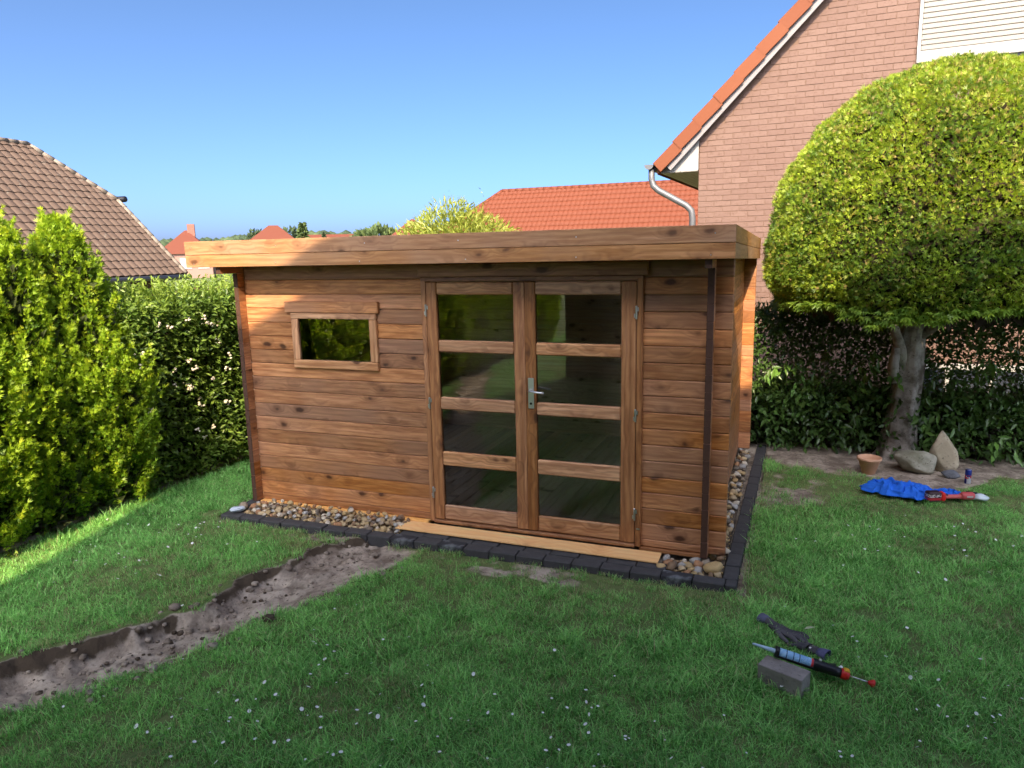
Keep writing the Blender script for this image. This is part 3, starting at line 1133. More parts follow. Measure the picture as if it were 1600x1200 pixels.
TH = [thuja_mesh(5), thuja_mesh(6)]
TT = trunk_mesh(2.2, 0.05, 0.012)
con = [(-0.50, 2.40, 'bright green conifer at the end of the row, next to the flowering hedge'),
       (-1.02, 2.38, 'bright green conifer with a pointed tip, second from the flowering hedge'),
       (-1.58, 2.50, 'bright green conifer cut by the left picture edge, third from the flowering hedge'),
       (-2.10, 2.42, None), (-2.7, 2.5, None), (-3.3, 2.45, None), (-3.9, 2.5, None), (-4.6, 2.55, None), (-5.3, 2.5, None), (-6.0, 2.55, None), (-6.7, 2.5, None), (-7.4, 2.5, None), (-8.2, 2.5, None), (-9.0, 2.55, None), (-9.8, 2.5, None), (-10.6, 2.5, None), (-11.4, 2.5, None)]
for i, (y, h_, lab) in enumerate(con):
    t_ = empty('conifer_tree', (-5.50 + random.uniform(-.04, .04), y, G), random.uniform(0, 6.3))
    tag(t_, lab or 'conifer of the row continuing along the lawn beyond the picture edge', 'tree', 'conifers in a row along the lawn')
    s = h_ / 2.5
    w_s = 1.12 if i > 2 else 1.0
    link('crown', TH[i % 2], t_, scale=(s * w_s, s * w_s, s))
    link('trunk', TT, t_)


def leafbox(n, x0, x1, y0, y1, z0, z1, L, W, shell=0.16, bulge=0.12, seed=0, droop=0.2, top_only=False, dens=None):
    """leaves gathered near the surface of a hedge block."""
    g_ = np.random.default_rng(seed)
    m = int(n * 1.0)
    P = np.stack([g_.uniform(x0, x1, m), g_.uniform(y0, y1, m), g_.uniform(z0, z1, m)], -1)
    side = g_.integers(0, 5, m)
    dep = np.abs(g_.normal(size=m)) * shell
    ar = [(y1 - y0) * (z1 - z0)] * 2 + [(x1 - x0) * (z1 - z0)] * 2 + [(x1 - x0) * (y1 - y0)]
    side = g_.choice(5, m, p=np.array(ar) / sum(ar))
    out = np.zeros((m, 3))
    bl = (fbm(P * 1.9, seed, 3) - 0.5) * 2 * bulge + (fbm(P * 7, seed + 5, 2) - 0.5) * bulge * 1.2
    for s_i, (axx, val, sg) in enumerate([(0, x0, -1), (0, x1, 1), (1, y0, -1), (1, y1, 1), (2, z1, 1)]):
        q = side == s_i
        P[q, axx] = val - sg * dep[q] + sg * bl[q]
        out[q, axx] = sg
    d = unit(out * 0.8 + np.array([0, 0, -droop]) + g_.normal(size=(m, 3)) * 0.75)
    nr = unit(out + np.array([0, 0, 0.7]) + g_.normal(size=(m, 3)) * 0.45)
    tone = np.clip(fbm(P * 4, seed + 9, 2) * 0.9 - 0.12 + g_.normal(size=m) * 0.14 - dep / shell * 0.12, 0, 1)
    if dens is not None:
        keep = g_.random(m) < dens(P)
        P, d, nr, tone = P[keep], d[keep], nr[keep], tone[keep]
    N = len(P)
    return leaves(P, d, nr, g_.uniform(0.7, 1.25, N) * L, g_.uniform(0.8, 1.2, N) * W, tone, 0.22)


# flowering hedge left of the shed
hg = empty('flowering_hedge', (-5.35, 2.0, G))
tag(hg, 'leafy green hedge with small white blossoms, left of the shed', 'hedge')
off = np.array([-5.35, 2.0, G])
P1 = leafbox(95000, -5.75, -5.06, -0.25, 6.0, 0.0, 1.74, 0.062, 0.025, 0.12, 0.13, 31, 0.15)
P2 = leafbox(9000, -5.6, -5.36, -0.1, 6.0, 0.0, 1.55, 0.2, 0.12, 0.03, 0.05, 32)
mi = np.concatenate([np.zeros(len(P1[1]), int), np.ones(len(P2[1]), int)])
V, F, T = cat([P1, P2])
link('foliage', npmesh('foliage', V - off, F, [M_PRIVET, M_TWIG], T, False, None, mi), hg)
# upright shoots along its top
n = 900
g_ = np.random.default_rng(50)
b0 = np.stack([g_.uniform(-5.7, -5.1, n), g_.uniform(-0.2, 5.5, n), g_.uniform(1.66, 1.80, n)], -1)
d0 = unit(np.array([0.1, 0, 1]) + g_.normal(size=(n, 3)) * 0.3)
parts = []
for q in range(7):
    parts.append(leaves(b0 + d0 * 0.025 * q, unit(d0 * 0.6 + g_.normal(size=(n, 3)) * 0.6), g_.normal(size=(n, 3)), 0.055, 0.02, np.clip(0.45 + 0.06 * q + g_.normal(size=n) * 0.1, 0, 1)))
V, F, T = cat(parts)
tag(link('shoots', npmesh('shoots', V - off, F, M_PRIVET, T), hg), kind='stuff')
fv, ff = [], []
for q in range(75):
    p = np.array([-5.02 + random.gauss(0, 0.04), random.uniform(-0.3, 3.2), random.uniform(0.35, 1.6)])
    for w in range(5):
        fv.append(iv1 * np.array([.012, .012, .01]) * random.uniform(.7, 1.5) + p + np.array([random.gauss(0, .012), random.gauss(0, .016), random.gauss(0, .012)]))
        ff.append(if1 + len(ff) * len(iv1))
tag(link('blossom', npmesh('blossom', np.concatenate(fv) - off, np.concatenate(ff), M_BLOSSOM), hg), kind='stuff')

# big clipped round tree on the right
yw = empty('round_tree', (1.44, 3.2, G))
tag(yw, 'large round clipped evergreen tree beside the shed, on a leaning grey trunk', 'tree')


def yew_crown():
    g_ = np.random.default_rng(77)
    n = 150000
    cx, cy = 0.27, 0.05
    Rr, zc, za, zb = 1.62, 1.93, 1.84, 0.40
    th = g_.uniform(0, 2 * PI, n)
    u = g_.uniform(-0.62, 1.0, n)
    ss = np.where(u >= 0, u, u)
    zz = np.where(u >= 0, zc + za * u, zc + zb * u / 0.62)
    rad = np.where(u >= 0, (1 - np.clip(u, 0, 1) ** 2.25) ** 0.52, 1 - 0.11 * (np.clip(-u, 0, 1) / 0.62) ** 2)
    # even spread over the surface
    keep = g_.random(n) < np.where(u >= 0, np.clip(rad + 0.30 + 0.8 * u ** 6, 0, 1), 0.5)
    th, u, zz, rad = th[keep], u[keep], zz[keep], rad[keep]
    n = len(th)
    out = unit(np.stack([np.cos(th) * rad, np.sin(th) * rad, np.where(u > 0, np.clip(u, 0, 1) ** 1.35, -0.25)], -1))
    P = np.stack([cx + np.cos(th) * rad * Rr, cy + np.sin(th) * rad * Rr, zz], -1)
    lump = (fbm(P * 2.1, 4, 3) - 0.5) * 0.16 + (fbm(P * 9.0, 14, 2) - 0.5) * 0.10
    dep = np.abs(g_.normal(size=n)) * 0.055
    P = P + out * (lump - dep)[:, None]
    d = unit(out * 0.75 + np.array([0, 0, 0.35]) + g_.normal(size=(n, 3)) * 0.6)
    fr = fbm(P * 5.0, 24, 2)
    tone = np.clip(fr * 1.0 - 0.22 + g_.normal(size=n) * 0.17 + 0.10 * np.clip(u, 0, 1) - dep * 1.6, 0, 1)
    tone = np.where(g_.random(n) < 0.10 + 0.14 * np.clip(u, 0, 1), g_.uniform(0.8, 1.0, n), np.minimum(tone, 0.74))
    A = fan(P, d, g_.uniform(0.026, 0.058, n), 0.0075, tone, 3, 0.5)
    # drooping fringe below the skirt, its shade put into a darker leaf tone
    m = 9000
    th = g_.uniform(0, 2 * PI, m)
    rr = g_.uniform(0.55, 0.99, m) ** 0.6 * 1.53
    dr = (fbm(np.stack([np.cos(th) * 3.2, np.sin(th) * 3.2, rr], -1), 61, 2) - 0.35) * 0.45
    Pb = np.stack([cx + np.cos(th) * rr, cy + np.sin(th) * rr, 1.56 + 0.05 - np.clip(dr, -0.05, 0.3) * g_.random(m)], -1)
    db = unit(np.stack([np.cos(th), np.sin(th), np.full(m, -0.7)], -1) + g_.normal(size=(m, 3)) * 0.4)
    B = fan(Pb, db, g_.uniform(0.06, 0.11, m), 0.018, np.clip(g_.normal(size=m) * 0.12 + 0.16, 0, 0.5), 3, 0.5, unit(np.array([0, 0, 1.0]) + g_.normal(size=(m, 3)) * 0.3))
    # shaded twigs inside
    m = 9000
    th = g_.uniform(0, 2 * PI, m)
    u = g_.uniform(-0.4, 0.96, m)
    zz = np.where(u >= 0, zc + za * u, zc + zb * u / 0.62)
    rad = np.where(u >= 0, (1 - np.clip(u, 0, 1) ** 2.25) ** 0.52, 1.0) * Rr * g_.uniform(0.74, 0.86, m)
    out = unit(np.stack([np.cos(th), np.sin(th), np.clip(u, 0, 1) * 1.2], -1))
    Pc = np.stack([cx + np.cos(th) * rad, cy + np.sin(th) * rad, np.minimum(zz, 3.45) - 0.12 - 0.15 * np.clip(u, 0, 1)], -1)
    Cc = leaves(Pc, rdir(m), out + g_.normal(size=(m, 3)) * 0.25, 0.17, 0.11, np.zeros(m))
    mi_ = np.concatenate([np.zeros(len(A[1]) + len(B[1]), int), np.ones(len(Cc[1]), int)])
    V, F, T = cat([A, B, Cc])
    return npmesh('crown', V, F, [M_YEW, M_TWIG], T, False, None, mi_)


link('crown', yew_crown(), yw, (0, 0, 0.045))
b = MB()
pts = [(-0.02, 0, -0.06), (-0.01, 0, 0.06), (0.0, 0, 0.25), (0.02, 0, 0.55), (0.035, 0, 0.85), (0.03, 0.0, 1.1), (0.06, 0.0, 1.45), (0.1, 0.02, 2.0)]
rad = [0.225, 0.175, 0.155, 0.135, 0.13, 0.125, 0.10, 0.07]
vs, fs = [], []
nr_ = 28
P_ = []
for i in range(len(pts) - 1):
    for q in range(5):
        f_ = q / 5
        P_.append(tuple(pts[i][a] * (1 - f_) + pts[i + 1][a] * f_ for a in range(3)) + (rad[i] * (1 - f_) + rad[i + 1] * f_,))
for (x, y, z, r_) in P_:
    for q in range(nr_):
        a = 2 * PI * q / nr_
        rdg = 1 + 0.10 * math.sin(a * 5 + z * 1.5) + 0.05 * math.sin(a * 11 + 2) + (float(fbm(np.array([[a * 2.5, z * 5, 0]]), 5, 2)[0]) - 0.5) * 0.16
        vs.append((x + r_ * rdg * math.cos(a), y + r_ * rdg * math.sin(a), z))
for j in range(len(P_) - 1):
    for i in range(nr_):
        fs.append((j * nr_ + i, j * nr_ + (i + 1) % nr_, (j + 1) * nr_ + (i + 1) % nr_, (j + 1) * nr_ + i))
b.add(vs, fs)
b.build('trunk', M_BARK, yw, smooth=True)
for (p0, p1, p2, r_) in (((0.0, -0.05, 0.95), (-0.10, -0.13, 1.25), (-0.3, -0.3, 1.75), 0.06), ((0.05, 0, 1.2), (0.4, -0.1, 1.5), (0.9, -0.2, 1.8), 0.05),
                         ((0.04, 0.05, 1.2), (-0.3, 0.3, 1.6), (-0.7, 0.5, 1.9), 0.05), ((0.05, 0.05, 1.3), (0.35, 0.45, 1.6), (0.7, 0.8, 1.9), 0.045)):
    b = MB()
    b.tube([p0, p1, p2], [r_, r_ * 0.8, r_ * 0.5], 10)
    b.build('branch', M_BARK, yw, smooth=True)
b = MB()
b.tube([(-0.10, -0.08, 0.80), (-0.115, -0.12, 0.95), (-0.10, -0.13, 1.15)], [0.052, 0.05, 0.04], 12)
b.build('cut_branch', M_BARK, yw, smooth=True)

# dark hedge behind the shed and the tree
hb = empty('dark_hedge', (2.5, 3.5, G))
tag(hb, 'dark sparse hedge behind the shed with brick wall showing through its gaps', 'hedge')
off = np.array([2.5, 3.5, G])


def gapd(P):
    d = np.ones(len(P))
    hi_ = sstep(P[:, 2], 0.45, 0.75)
    gp_ = sstep(fbm(P * np.array([3.2, 1.0, 3.6]), 91, 3), 0.47, 0.60)
    rgt = sstep(P[:, 0], 0.7, 1.3)
    return np.clip(1 - hi_ * (0.02 + 0.30 * rgt) * gp_, 0.05, 1)


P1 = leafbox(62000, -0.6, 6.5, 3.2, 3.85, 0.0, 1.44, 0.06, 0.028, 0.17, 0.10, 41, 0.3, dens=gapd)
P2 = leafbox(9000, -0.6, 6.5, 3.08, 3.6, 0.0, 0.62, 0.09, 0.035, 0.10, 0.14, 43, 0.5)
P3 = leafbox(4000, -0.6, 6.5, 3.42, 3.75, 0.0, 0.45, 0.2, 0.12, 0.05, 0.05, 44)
g_ = np.random.default_rng(92)
n = 420
cc = np.stack([g_.uniform(0.2, 6.0, 42), g_.uniform(2.98, 3.2, 42), g_.uniform(0.15, 1.0, 42)], -1)
bs = np.repeat(cc, 10, 0) + g_.normal(size=(420, 3)) * np.array([0.06, 0.03, 0.06])
P4 = leaves(bs, unit(np.array([0, -0.5, -0.6]) + g_.normal(size=(n, 3)) * 0.5), unit(np.array([0, -0.6, 0.6]) + g_.normal(size=(n, 3)) * 0.3), g_.uniform(0.09, 0.15, n), g_.uniform(0.035, 0.05, n), g_.uniform(0.5, 1.0, n))
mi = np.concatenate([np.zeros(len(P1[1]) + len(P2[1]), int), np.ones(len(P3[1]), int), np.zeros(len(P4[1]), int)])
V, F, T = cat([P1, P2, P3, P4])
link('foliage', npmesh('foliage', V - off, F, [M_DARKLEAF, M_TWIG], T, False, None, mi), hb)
for q in range(26):
    b = MB()
    x = -0.4 + q * 0.26 + random.uniform(-.1, .1) - 2.5
    y = random.uniform(-.12, .18)
    pts = [(x, y, 0)]
    for w in range(5):
        l_ = pts[-1]
        pts.append((l_[0] + random.uniform(-.07, .07), l_[1] + random.uniform(-.03, .03), l_[2] + 0.29))
    b.tube(pts, [0.016, 0.014, 0.012, 0.010, 0.007, 0.004], 6)
    b.build('stem', M_BARK, hb, smooth=True)

# pale shrub showing over the shed roof
sh = empty('pale_shrub', (-4.1, 4.5, G))
tag(sh, 'pale yellow green shrub showing over the middle of the shed roof', 'shrub')
g_ = np.random.default_rng(66)
n = 9000
u_ = rdir(n)
u_[:, 2] = np.abs(u_[:, 2])
lob = 0.75 + 0.5 * fbm(u_ * 2.2, 6, 2)
P = u_ * lob[:, None] * np.array([1.15, 0.9, 1.05]) * (g_.random(n)[:, None] ** 0.35) + np.array([0, 0, 1.78])
d = unit(u_ + np.array([0, 0, -0.15]) + g_.normal(size=(n, 3)) * 0.5)
A = leaves(P, d, g_.normal(size=(n, 3)), g_.uniform(0.08, 0.15, n), 0.022, np.clip(g_.normal(size=n) * 0.2 + 0.45, 0, 1))
fr_ = []
for q in range(9):                    # long arching shoots
    p = np.array([g_.normal() * 0.35, g_.normal() * 0.2, 2.3])
    dv = unit(np.array([[g_.normal() * 0.35, g_.normal() * 0.3, 1.0]]))[0]
    m = 14
    tt = np.linspace(0, g_.uniform(0.4, 0.75), m)
    pp = p + dv * tt[:, None]
    fr_.append(leaves(pp, unit(dv + g_.normal(size=(m, 3)) * 0.7), g_.normal(size=(m, 3)), 0.05, 0.018, np.full(m, 0.2)))
V, F, T = cat([A] + fr_)
link('foliage', npmesh('foliage', V, F, M_BAMBOO, T), sh)
b = MB()
for q in range(7):
    b.tube([(0, 0, 0), (g_.normal() * .1, g_.normal() * .1, 1.0), (g_.normal() * .3, g_.normal() * .3, 2.2)], [0.02, 0.015, 0.006], 6)
tag(b.build('stem', M_BARK, sh, smooth=True), kind='stuff')

# ------------------------------------------------------------------ brick gable house
GA = R(93.0)
GC = Vector((-1.108, 7.0965, 0.0))
gt = Vector((math.sin(GA), math.cos(GA), 0))
gn = Vector((gt.y, -gt.x, 0))          # towards the viewer
if gn.dot(CAM - GC) < 0:
    gn = -gn
house = empty('brick_house', GC)
tag(house, 'pink brick gable house with orange verge tiles behind the round tree', 'house')
HM = Matrix((gt, -gn, Vector((0, 0, 1)))).transposed()   # local x along wall, y into house
house.rotation_euler = HM.to_euler()
VE = [(-0.58, 3.477), (1.40, 5.52)]    # verge line in gable plane (overhang plane)
vs_ = (VE[1][1] - VE[0][1]) / (VE[1][0] - VE[0][0])


def verge_z(u):
    return VE[0][1] + vs_ * (u - VE[0][0])


ridge_u = 4.6
b = MB()                              # wall core, mortar coloured, under the bricks
H0, H1 = -0.3, 3.36
zr = verge_z(ridge_u) - 0.22
poly = [(0.0, H0), (2 * ridge_u, H0), (2 * ridge_u, verge_z(0) - 0.22), (ridge_u, zr), (0.0, verge_z(0) - 0.22)]
n = len(poly)
b.add([(p[0], 0.0, p[1]) for p in poly] + [(p[0], 9.0, p[1]) for p in poly], [tuple(range(n)), tuple(reversed(range(n, 2 * n)))] + [(i, i + n, (i + 1) % n + n, (i + 1) % n) for i in range(n)])
b.build('wall', M_MORTAR, house)
bk = MB()
bk.box(-0.1205, 0.1205, -0.007, 0.02, -0.0375, 0.0375, 0.003)
ME_B = bk.mesh('brick', M_BRICK)
bh = MB()
bh.box(-0.058, 0.058, -0.007, 0.02, -0.0375, 0.0375, 0.003)
ME_H = bh.mesh('brick', M_BRICK)
cand, cut = [], []
row = 0
z = 0.0
Minv = M.inverted()


def pix(p):
    q = Minv @ p
    if q.z >= -0.1:
        return None
    return 800 + 1125.34 * q.x / -q.z, 600 - 1125.34 * q.y / -q.z


while z < 8.3:
    st = 0.0 if row % 2 else 0.0625
    u = -0.125 + (0.125 if row % 2 else 0.0)
    first = True
    while u < 6.2:
        half = (row % 2 == 0 and first)
        wdt = 0.125 if half else 0.25
        uc = u + 0.125 if not half else 0.0625
        if half:
            u = 0.0
            uc = 0.0625
            u2 = 0.125
        else:
            uc = u + 0.125
            u2 = u + 0.25
        first = False
        if z + 0.09 < verge_z(uc - 0.06) - 0.22 and uc > 0.05 and not (uc + 0.125 > 2.93 and z > 4.35) and not (3.0 < uc < 4.7 and -0.4 < z < 0.38):
            cand.append((uc, z + 0.0415, half))
        elif uc < 3.06 and uc + 0.125 > 2.93 and z > 4.35 and z + 0.09 < verge_z(uc - 0.06) - 0.22:
            cut.append((u + 0.0065, 2.902, z + 0.0415))
        u = u2
    z += 0.0833
    row += 1
vis = []
for c_ in cand:
    wp = GC + gt * c_[0] + Vector((0, 0, c_[1]))
    px = pix(wp)
    sc_ = 1e9
    if px and 1085 < px[0] < 1445 and -12 < px[1] < 480 and not (px[1] > 352 and px[0] < 1185):
        # not behind the round crown
        dx_ = (px[0] - 1500) / 305
        dy_ = (px[1] - 430) / 350
        if dx_ * dx_ + dy_ * dy_ > 0.93 or px[1] > 430:
            sc_ = (wp - CAM).length
    vis.append(sc_)
order = np.argsort(vis, kind='stable')
chosen = set(order[:300].tolist())
rest = MB()
for i, (uc, zc_, half) in enumerate(cand):
    if i in chosen and vis[i] < 1e8:
        link('brick', ME_H if half else ME_B, house, (uc, random.uniform(-0.002, 0.002), zc_))
    else:
        hw = 0.058 if half else 0.1205
        rest.box(uc - hw, uc + hw, -0.008 + random.uniform(-.002, .002), 0.02, zc_ - 0.0375, zc_ + 0.0375)
for a_, b_, zc_ in cut:
    rest.box(a_, b_, -0.008, 0.02, zc_ - 0.0375, zc_ + 0.0375)
tag(rest.build('brickwork', M_BRICK, house), kind='stuff')
# roof slabs
for sgn in (1, -1):
    b = MB()
    e0, e1 = (-0.62, ridge_u) if sgn > 0 else (2 * ridge_u + 0.62, ridge_u)
    za, zb = verge_z(-0.62), verge_z(ridge_u)
    th_ = 0.10
    pr = [(e0, za - 0.02), (e1, zb - 0.02), (e1, zb - 0.02 - th_ * 1.4), (e0, za - 0.02 - th_ * 1.4)]
    b.add([(p[0], -0.16, p[1]) for p in pr] + [(p[0], 9.2, p[1]) for p in pr], [(3, 2, 1, 0) if sgn > 0 else (0, 1, 2, 3), (4, 5, 6, 7), (0, 1, 5, 4), (1, 2, 6, 5), (2, 3, 7, 6), (3, 0, 4, 7)])
    b.build('roof', M_TILEVERGE, house)
ang = math.atan(vs_)
ml = 0.425
vt = MB()
vt.box(0.0, 0.45, -0.06, 0.28, 0.0, 0.022, 0.006)
vt.box(0.0, 0.45, -0.082, -0.058, -0.165, 0.022, 0.006)
ME_V = vt.mesh('verge_tile', M_TILEVERGE)
for q in range(13):
    u = -0.66 + q * ml * math.cos(ang)
    o = link('verge_tile', ME_V, house, (u, -0.17, verge_z(-0.66) + q * ml * math.sin(ang) + 0.03), (0, -ang + 0.05, 0))
b = MB()
L_ = 7.4
b.box(0, L_, -0.185, -0.15, -0.30, -0.165, 0.0)
o = b.build('verge_trim', M_GREYTRIM, house, (-0.62, 0, verge_z(-0.62) + 0.10), (0, -ang, 0))
# white boxed eave
b = MB()
zs = 3.315
tri = [(-0.54, zs), (-0.002, zs), (-0.002, verge_z(-0.002) - 0.20), (-0.54, verge_z(-0.54) - 0.16)]
b.add([(p[0], -0.06, p[1]) for p in tri] + [(p[0], -0.02, p[1]) for p in tri], [(0, 1, 2, 3), (7, 6, 5, 4), (0, 4, 5, 1), (1, 5, 6, 2), (2, 6, 7, 3), (3, 7, 4, 0)])
b.build('eave_panel', M_WHITE, house)
for q in range(6):
    b = MB()
    b.box(-0.54 + q * 0.089, -0.54 + q * 0.089 + 0.084, -0.058, 8.9, zs - 0.014, zs - 0.001)
    b.build('soffit_slat', M_CREAM, house)
b = MB()
b.box(-0.575, -0.54, -0.062, 8.9, zs - 0.016, zs + 0.14)
b.build('eave_board', M_WHITE, house)
# gutter and bent downpipe
b = MB()
hp = [(-0.745 + 0.075 * math.cos(a), 3.43 + 0.075 * math.sin(a)) for a in np.linspace(PI, 2 * PI, 9)]
hp2 = [(-0.745 + 0.068 * math.cos(a), 3.43 + 0.068 * math.sin(a)) for a in np.linspace(2 * PI, PI, 9)]
pr = hp + hp2
n = len(pr)
b.add([(p[0], -0.20, p[1]) for p in pr] + [(p[0], 9.0, p[1]) for p in pr], [(i, (i + 1) % n, (i + 1) % n + n, i + n) for i in range(n)])
b.add([(p[0], -0.20, p[1]) for p in hp] + [(p[0], -0.215, p[1]) for p in hp], [tuple(range(9)), tuple(reversed(range(9, 18)))] + [(i, i + 9, i + 10, i + 1) for i in range(8)])
b.build('gutter', M_ZINC, house)
b = MB()
b.tube([(-0.72, -0.12, 3.40), (-0.72, -0.12, 3.22), (-0.69, -0.12, 3.11), (-0.60, -0.12, 3.03), (-0.16, -0.12, 2.78), (-0.08, -0.12, 2.70), (-0.06, -0.12, 2.58), (-0.06, -0.12, 0.0)], 0.05, 14)
b.build('downpipe', M_ZINC, house, smooth=True)
b = MB()
b.lathe([(0.06, 0), (0.06, 0.03)], 14)
b.build('pipe_clip', M_ZINC, house, (-0.06, -0.12, 2.42))
# rolled down shutter with the window below
b = MB()
b.box(2.905, 2.945, -0.03, 0.0, 4.62, 6.6)
b.build('shutter_rail', M_WHITE, house)
q = 0
z = 4.70
sl = MB()
sl.box(0, 2.4, -0.018, 0.0, 0.002, 0.066, 0.008)
ME_S = sl.mesh('shutter_slat', M_CREAM)
while z < 6.4:
    link('shutter_slat', ME_S, house, (2.946, -0.012, z))
    z += 0.068
b = MB()
b.box(2.905, 5.4, -0.035, 0.0, 4.545, 4.698, 0.006)
b.build('window_bar', M_WHITE, house)
b = MB()
b.box(3.0, 5.4, -0.015, -0.002, 4.44, 4.543)
b.build('window_glass', M_DARKGLASS, house)
b = MB()
b.box(2.93, 5.4, -0.05, 0.0, 4.30, 4.438, 0.01)
b.build('window_sill', M_WHITE, house)
# ground floor white window seen through the hedge
wf = empty('window', (3.85, 0, 0.06), 0, house)
b = MB()
b.box(-0.85, 0.85, -0.04, 0.0, 0.26, 0.35, 0.008)
b.build('frame', M_WHITE, wf)
b = MB()
b.box(-0.85, 0.85, -0.05, 0.0, -0.36, -0.22, 0.008)
b.build('sill', M_WHITE, wf)
b = MB()
b.box(-0.85, 0.85, -0.018, -0.004, -0.22, 0.26)
b.build('pane', M_DARKGLASS, wf)
for x in (-0.82, -0.25, 0.3, 0.82):
    b = MB()
    b.box(x - 0.035, x + 0.035, -0.038, -0.004, -0.218, 0.258, 0.006)
    b.build('mullion', M_WHITE, wf)
# a roof vent on the far slope edge
b = MB()
b.box(-0.1, 0.1, 0.2, 0.5, 0.0, 0.09, 0.02)
b.build('roof_vent', M_ZINC, house, (0.12, 0, verge_z(0.12) + 0.06), (0, -ang, 0))

# ------------------------------------------------------------------ orange roofed house behind
def pantile_field(nc, nr_, tw, gauge, amp, seed=0, step=0.03):
    """one roof face as real overlapping corrugated courses; local x across, y up the slope."""
    sx_ = 5
    us_ = np.arange(nc * sx_ + 1) / sx_ * tw
    wave = amp * np.where((np.arange(nc * sx_ + 1) % sx_) == 0, -0.6, np.sin(((np.arange(nc * sx_ + 1) % sx_) / sx_) * PI))
    V, F = [], []
    g2 = np.random.default_rng(seed)
    for r_ in range(nr_):
        y0 = r_ * gauge
        jit = g2.normal(size=len(us_)) * 0.002
        lo = np.stack([us_, np.full_like(us_, y0), wave + step + jit], -1)
        hi_ = np.stack([us_, np.full_like(us_, y0 + gauge + 0.02), wave + jit], -1)
        bo = np.stack([us_, np.full_like(us_, y0 + 0.002), wave - 0.01], -1)
        b_ = len(V) * len(us_) * 3
        V.append(np.concatenate([bo, lo, hi_]))
        n_ = len(us_)
        i = np.arange(n_ - 1)
        F.append(np.stack([b_ + i, b_ + i + 1, b_ + n_ + i + 1, b_ + n_ + i], -1))
        F.append(np.stack([b_ + n_ + i, b_ + n_ + i + 1, b_ + 2 * n_ + i + 1, b_ + 2 * n_ + i], -1))
    return np.concatenate(V), np.concatenate(F)


def clip_faces(V, F, keep):
    return F[keep(V[F].mean(1))]


oh = empty('orange_roof_house', (-12.62, 27.59, 0.0))
oa = R(90.0)
tag(oh, 'house with a large orange tiled hipped roof behind the shed', 'house')
Vp, Fp = pantile_field(80, 15, 0.215, 0.33, 0.022, 3)
sl_ = R(42)
Vp = Vp - np.array([4.6, 0, 0])
hip = 0.92
Fp = clip_faces(Vp, Fp, lambda c: (c[:, 0] > -(4.95 - c[:, 1]) * hip * 0.88) & (c[:, 1] < 4.96))
me = npmesh('roof_tiles', Vp, Fp, M_TILEORANGE)
o = link('roof_tiles', me, oh, (0, -4.95 * math.cos(sl_), 4.95 - 4.95 * math.sin(sl_)), (sl_, 0, 0))
tag(o, kind='stuff')
b = MB()
zr_, ze = 4.93, 4.93 - 4.95 * math.sin(sl_)
dy = 4.95 * math.cos(sl_)
hx = 4.95 * 0.82
b.add([(-hx, -dy, ze - 0.05), (12.5, -dy, ze - 0.05), (12.5, dy, ze - 0.05), (-hx, dy, ze - 0.05), (0, 0, zr_ - 0.05), (12.5, 0, zr_ - 0.05)],
      [(0, 1, 5, 4), (3, 4, 5, 2), (0, 4, 3), (1, 2, 5), (0, 3, 2, 1)])
b.build('roof', M_TILEORANGE, oh)
b = MB()
b.box(-hx + 0.4, 12.2, -dy + 0.4, dy - 0.4, -0.3, ze)
b.build('wall', M_BRICKFAR, oh)
rt_ = MB()
rt_.tube([(0, 0, 0), (0.36, 0, 0)], [0.11, 0.10], 8)
ME_R = rt_.mesh('ridge_tile', M_TILEORANGE, True)
for q in range(30):
    link('ridge_tile', ME_R, oh, (q * 0.34, 0, zr_ + 0.0))
hv = Vector((-hx, -dy, ze - zr_))
nh = 18
for q in range(nh):
    o = link('ridge_tile', ME_R, oh, (hv * (q / nh) + Vector((0, 0, zr_ + 0.0))))
    o.rotation_euler = hv.to_track_quat('X', 'Z').to_euler()

# ------------------------------------------------------------------ brown roofed house, left
E_ = Vector((-16.75, 12.0, 1.68))
ra = R(-5.0)
# eave right end seen at azimuth -45.29 deg, 24 m away
E_ = CAM + Vector((math.sin(R(-45.29)) * 24, math.cos(R(-45.29)) * 24, math.tan(R(-1.04)) * 24))
br = empty('brown_roof_house', (E_.x, E_.y, 0))
tag(br, 'house with a brown tiled half hipped roof behind the conifers', 'house')
r_v = Vector((math.sin(ra), math.cos(ra), 0))          # along the eave, away
bs_ = R(45)
u_v = Vector((-math.cos(ra) * math.cos(bs_), math.sin(ra) * math.cos(bs_), math.sin(bs_)))
n_v = r_v.cross(u_v).normalized()
if n_v.z < 0:
    n_v = -n_v
loc0 = Vector((0, 0, E_.z))
RW = 5.32                              # slope length to the ridge
HV = 3.17                              # verge height where the half hip starts
HR = -1.45                             # ridge end along r


def in_roof(a, b_):
    if b_ < 0 or b_ > RW or a > 0.05:
        return False
    if b_ > HV:
        return a < HR * (b_ - HV) / (RW - HV)
    return True


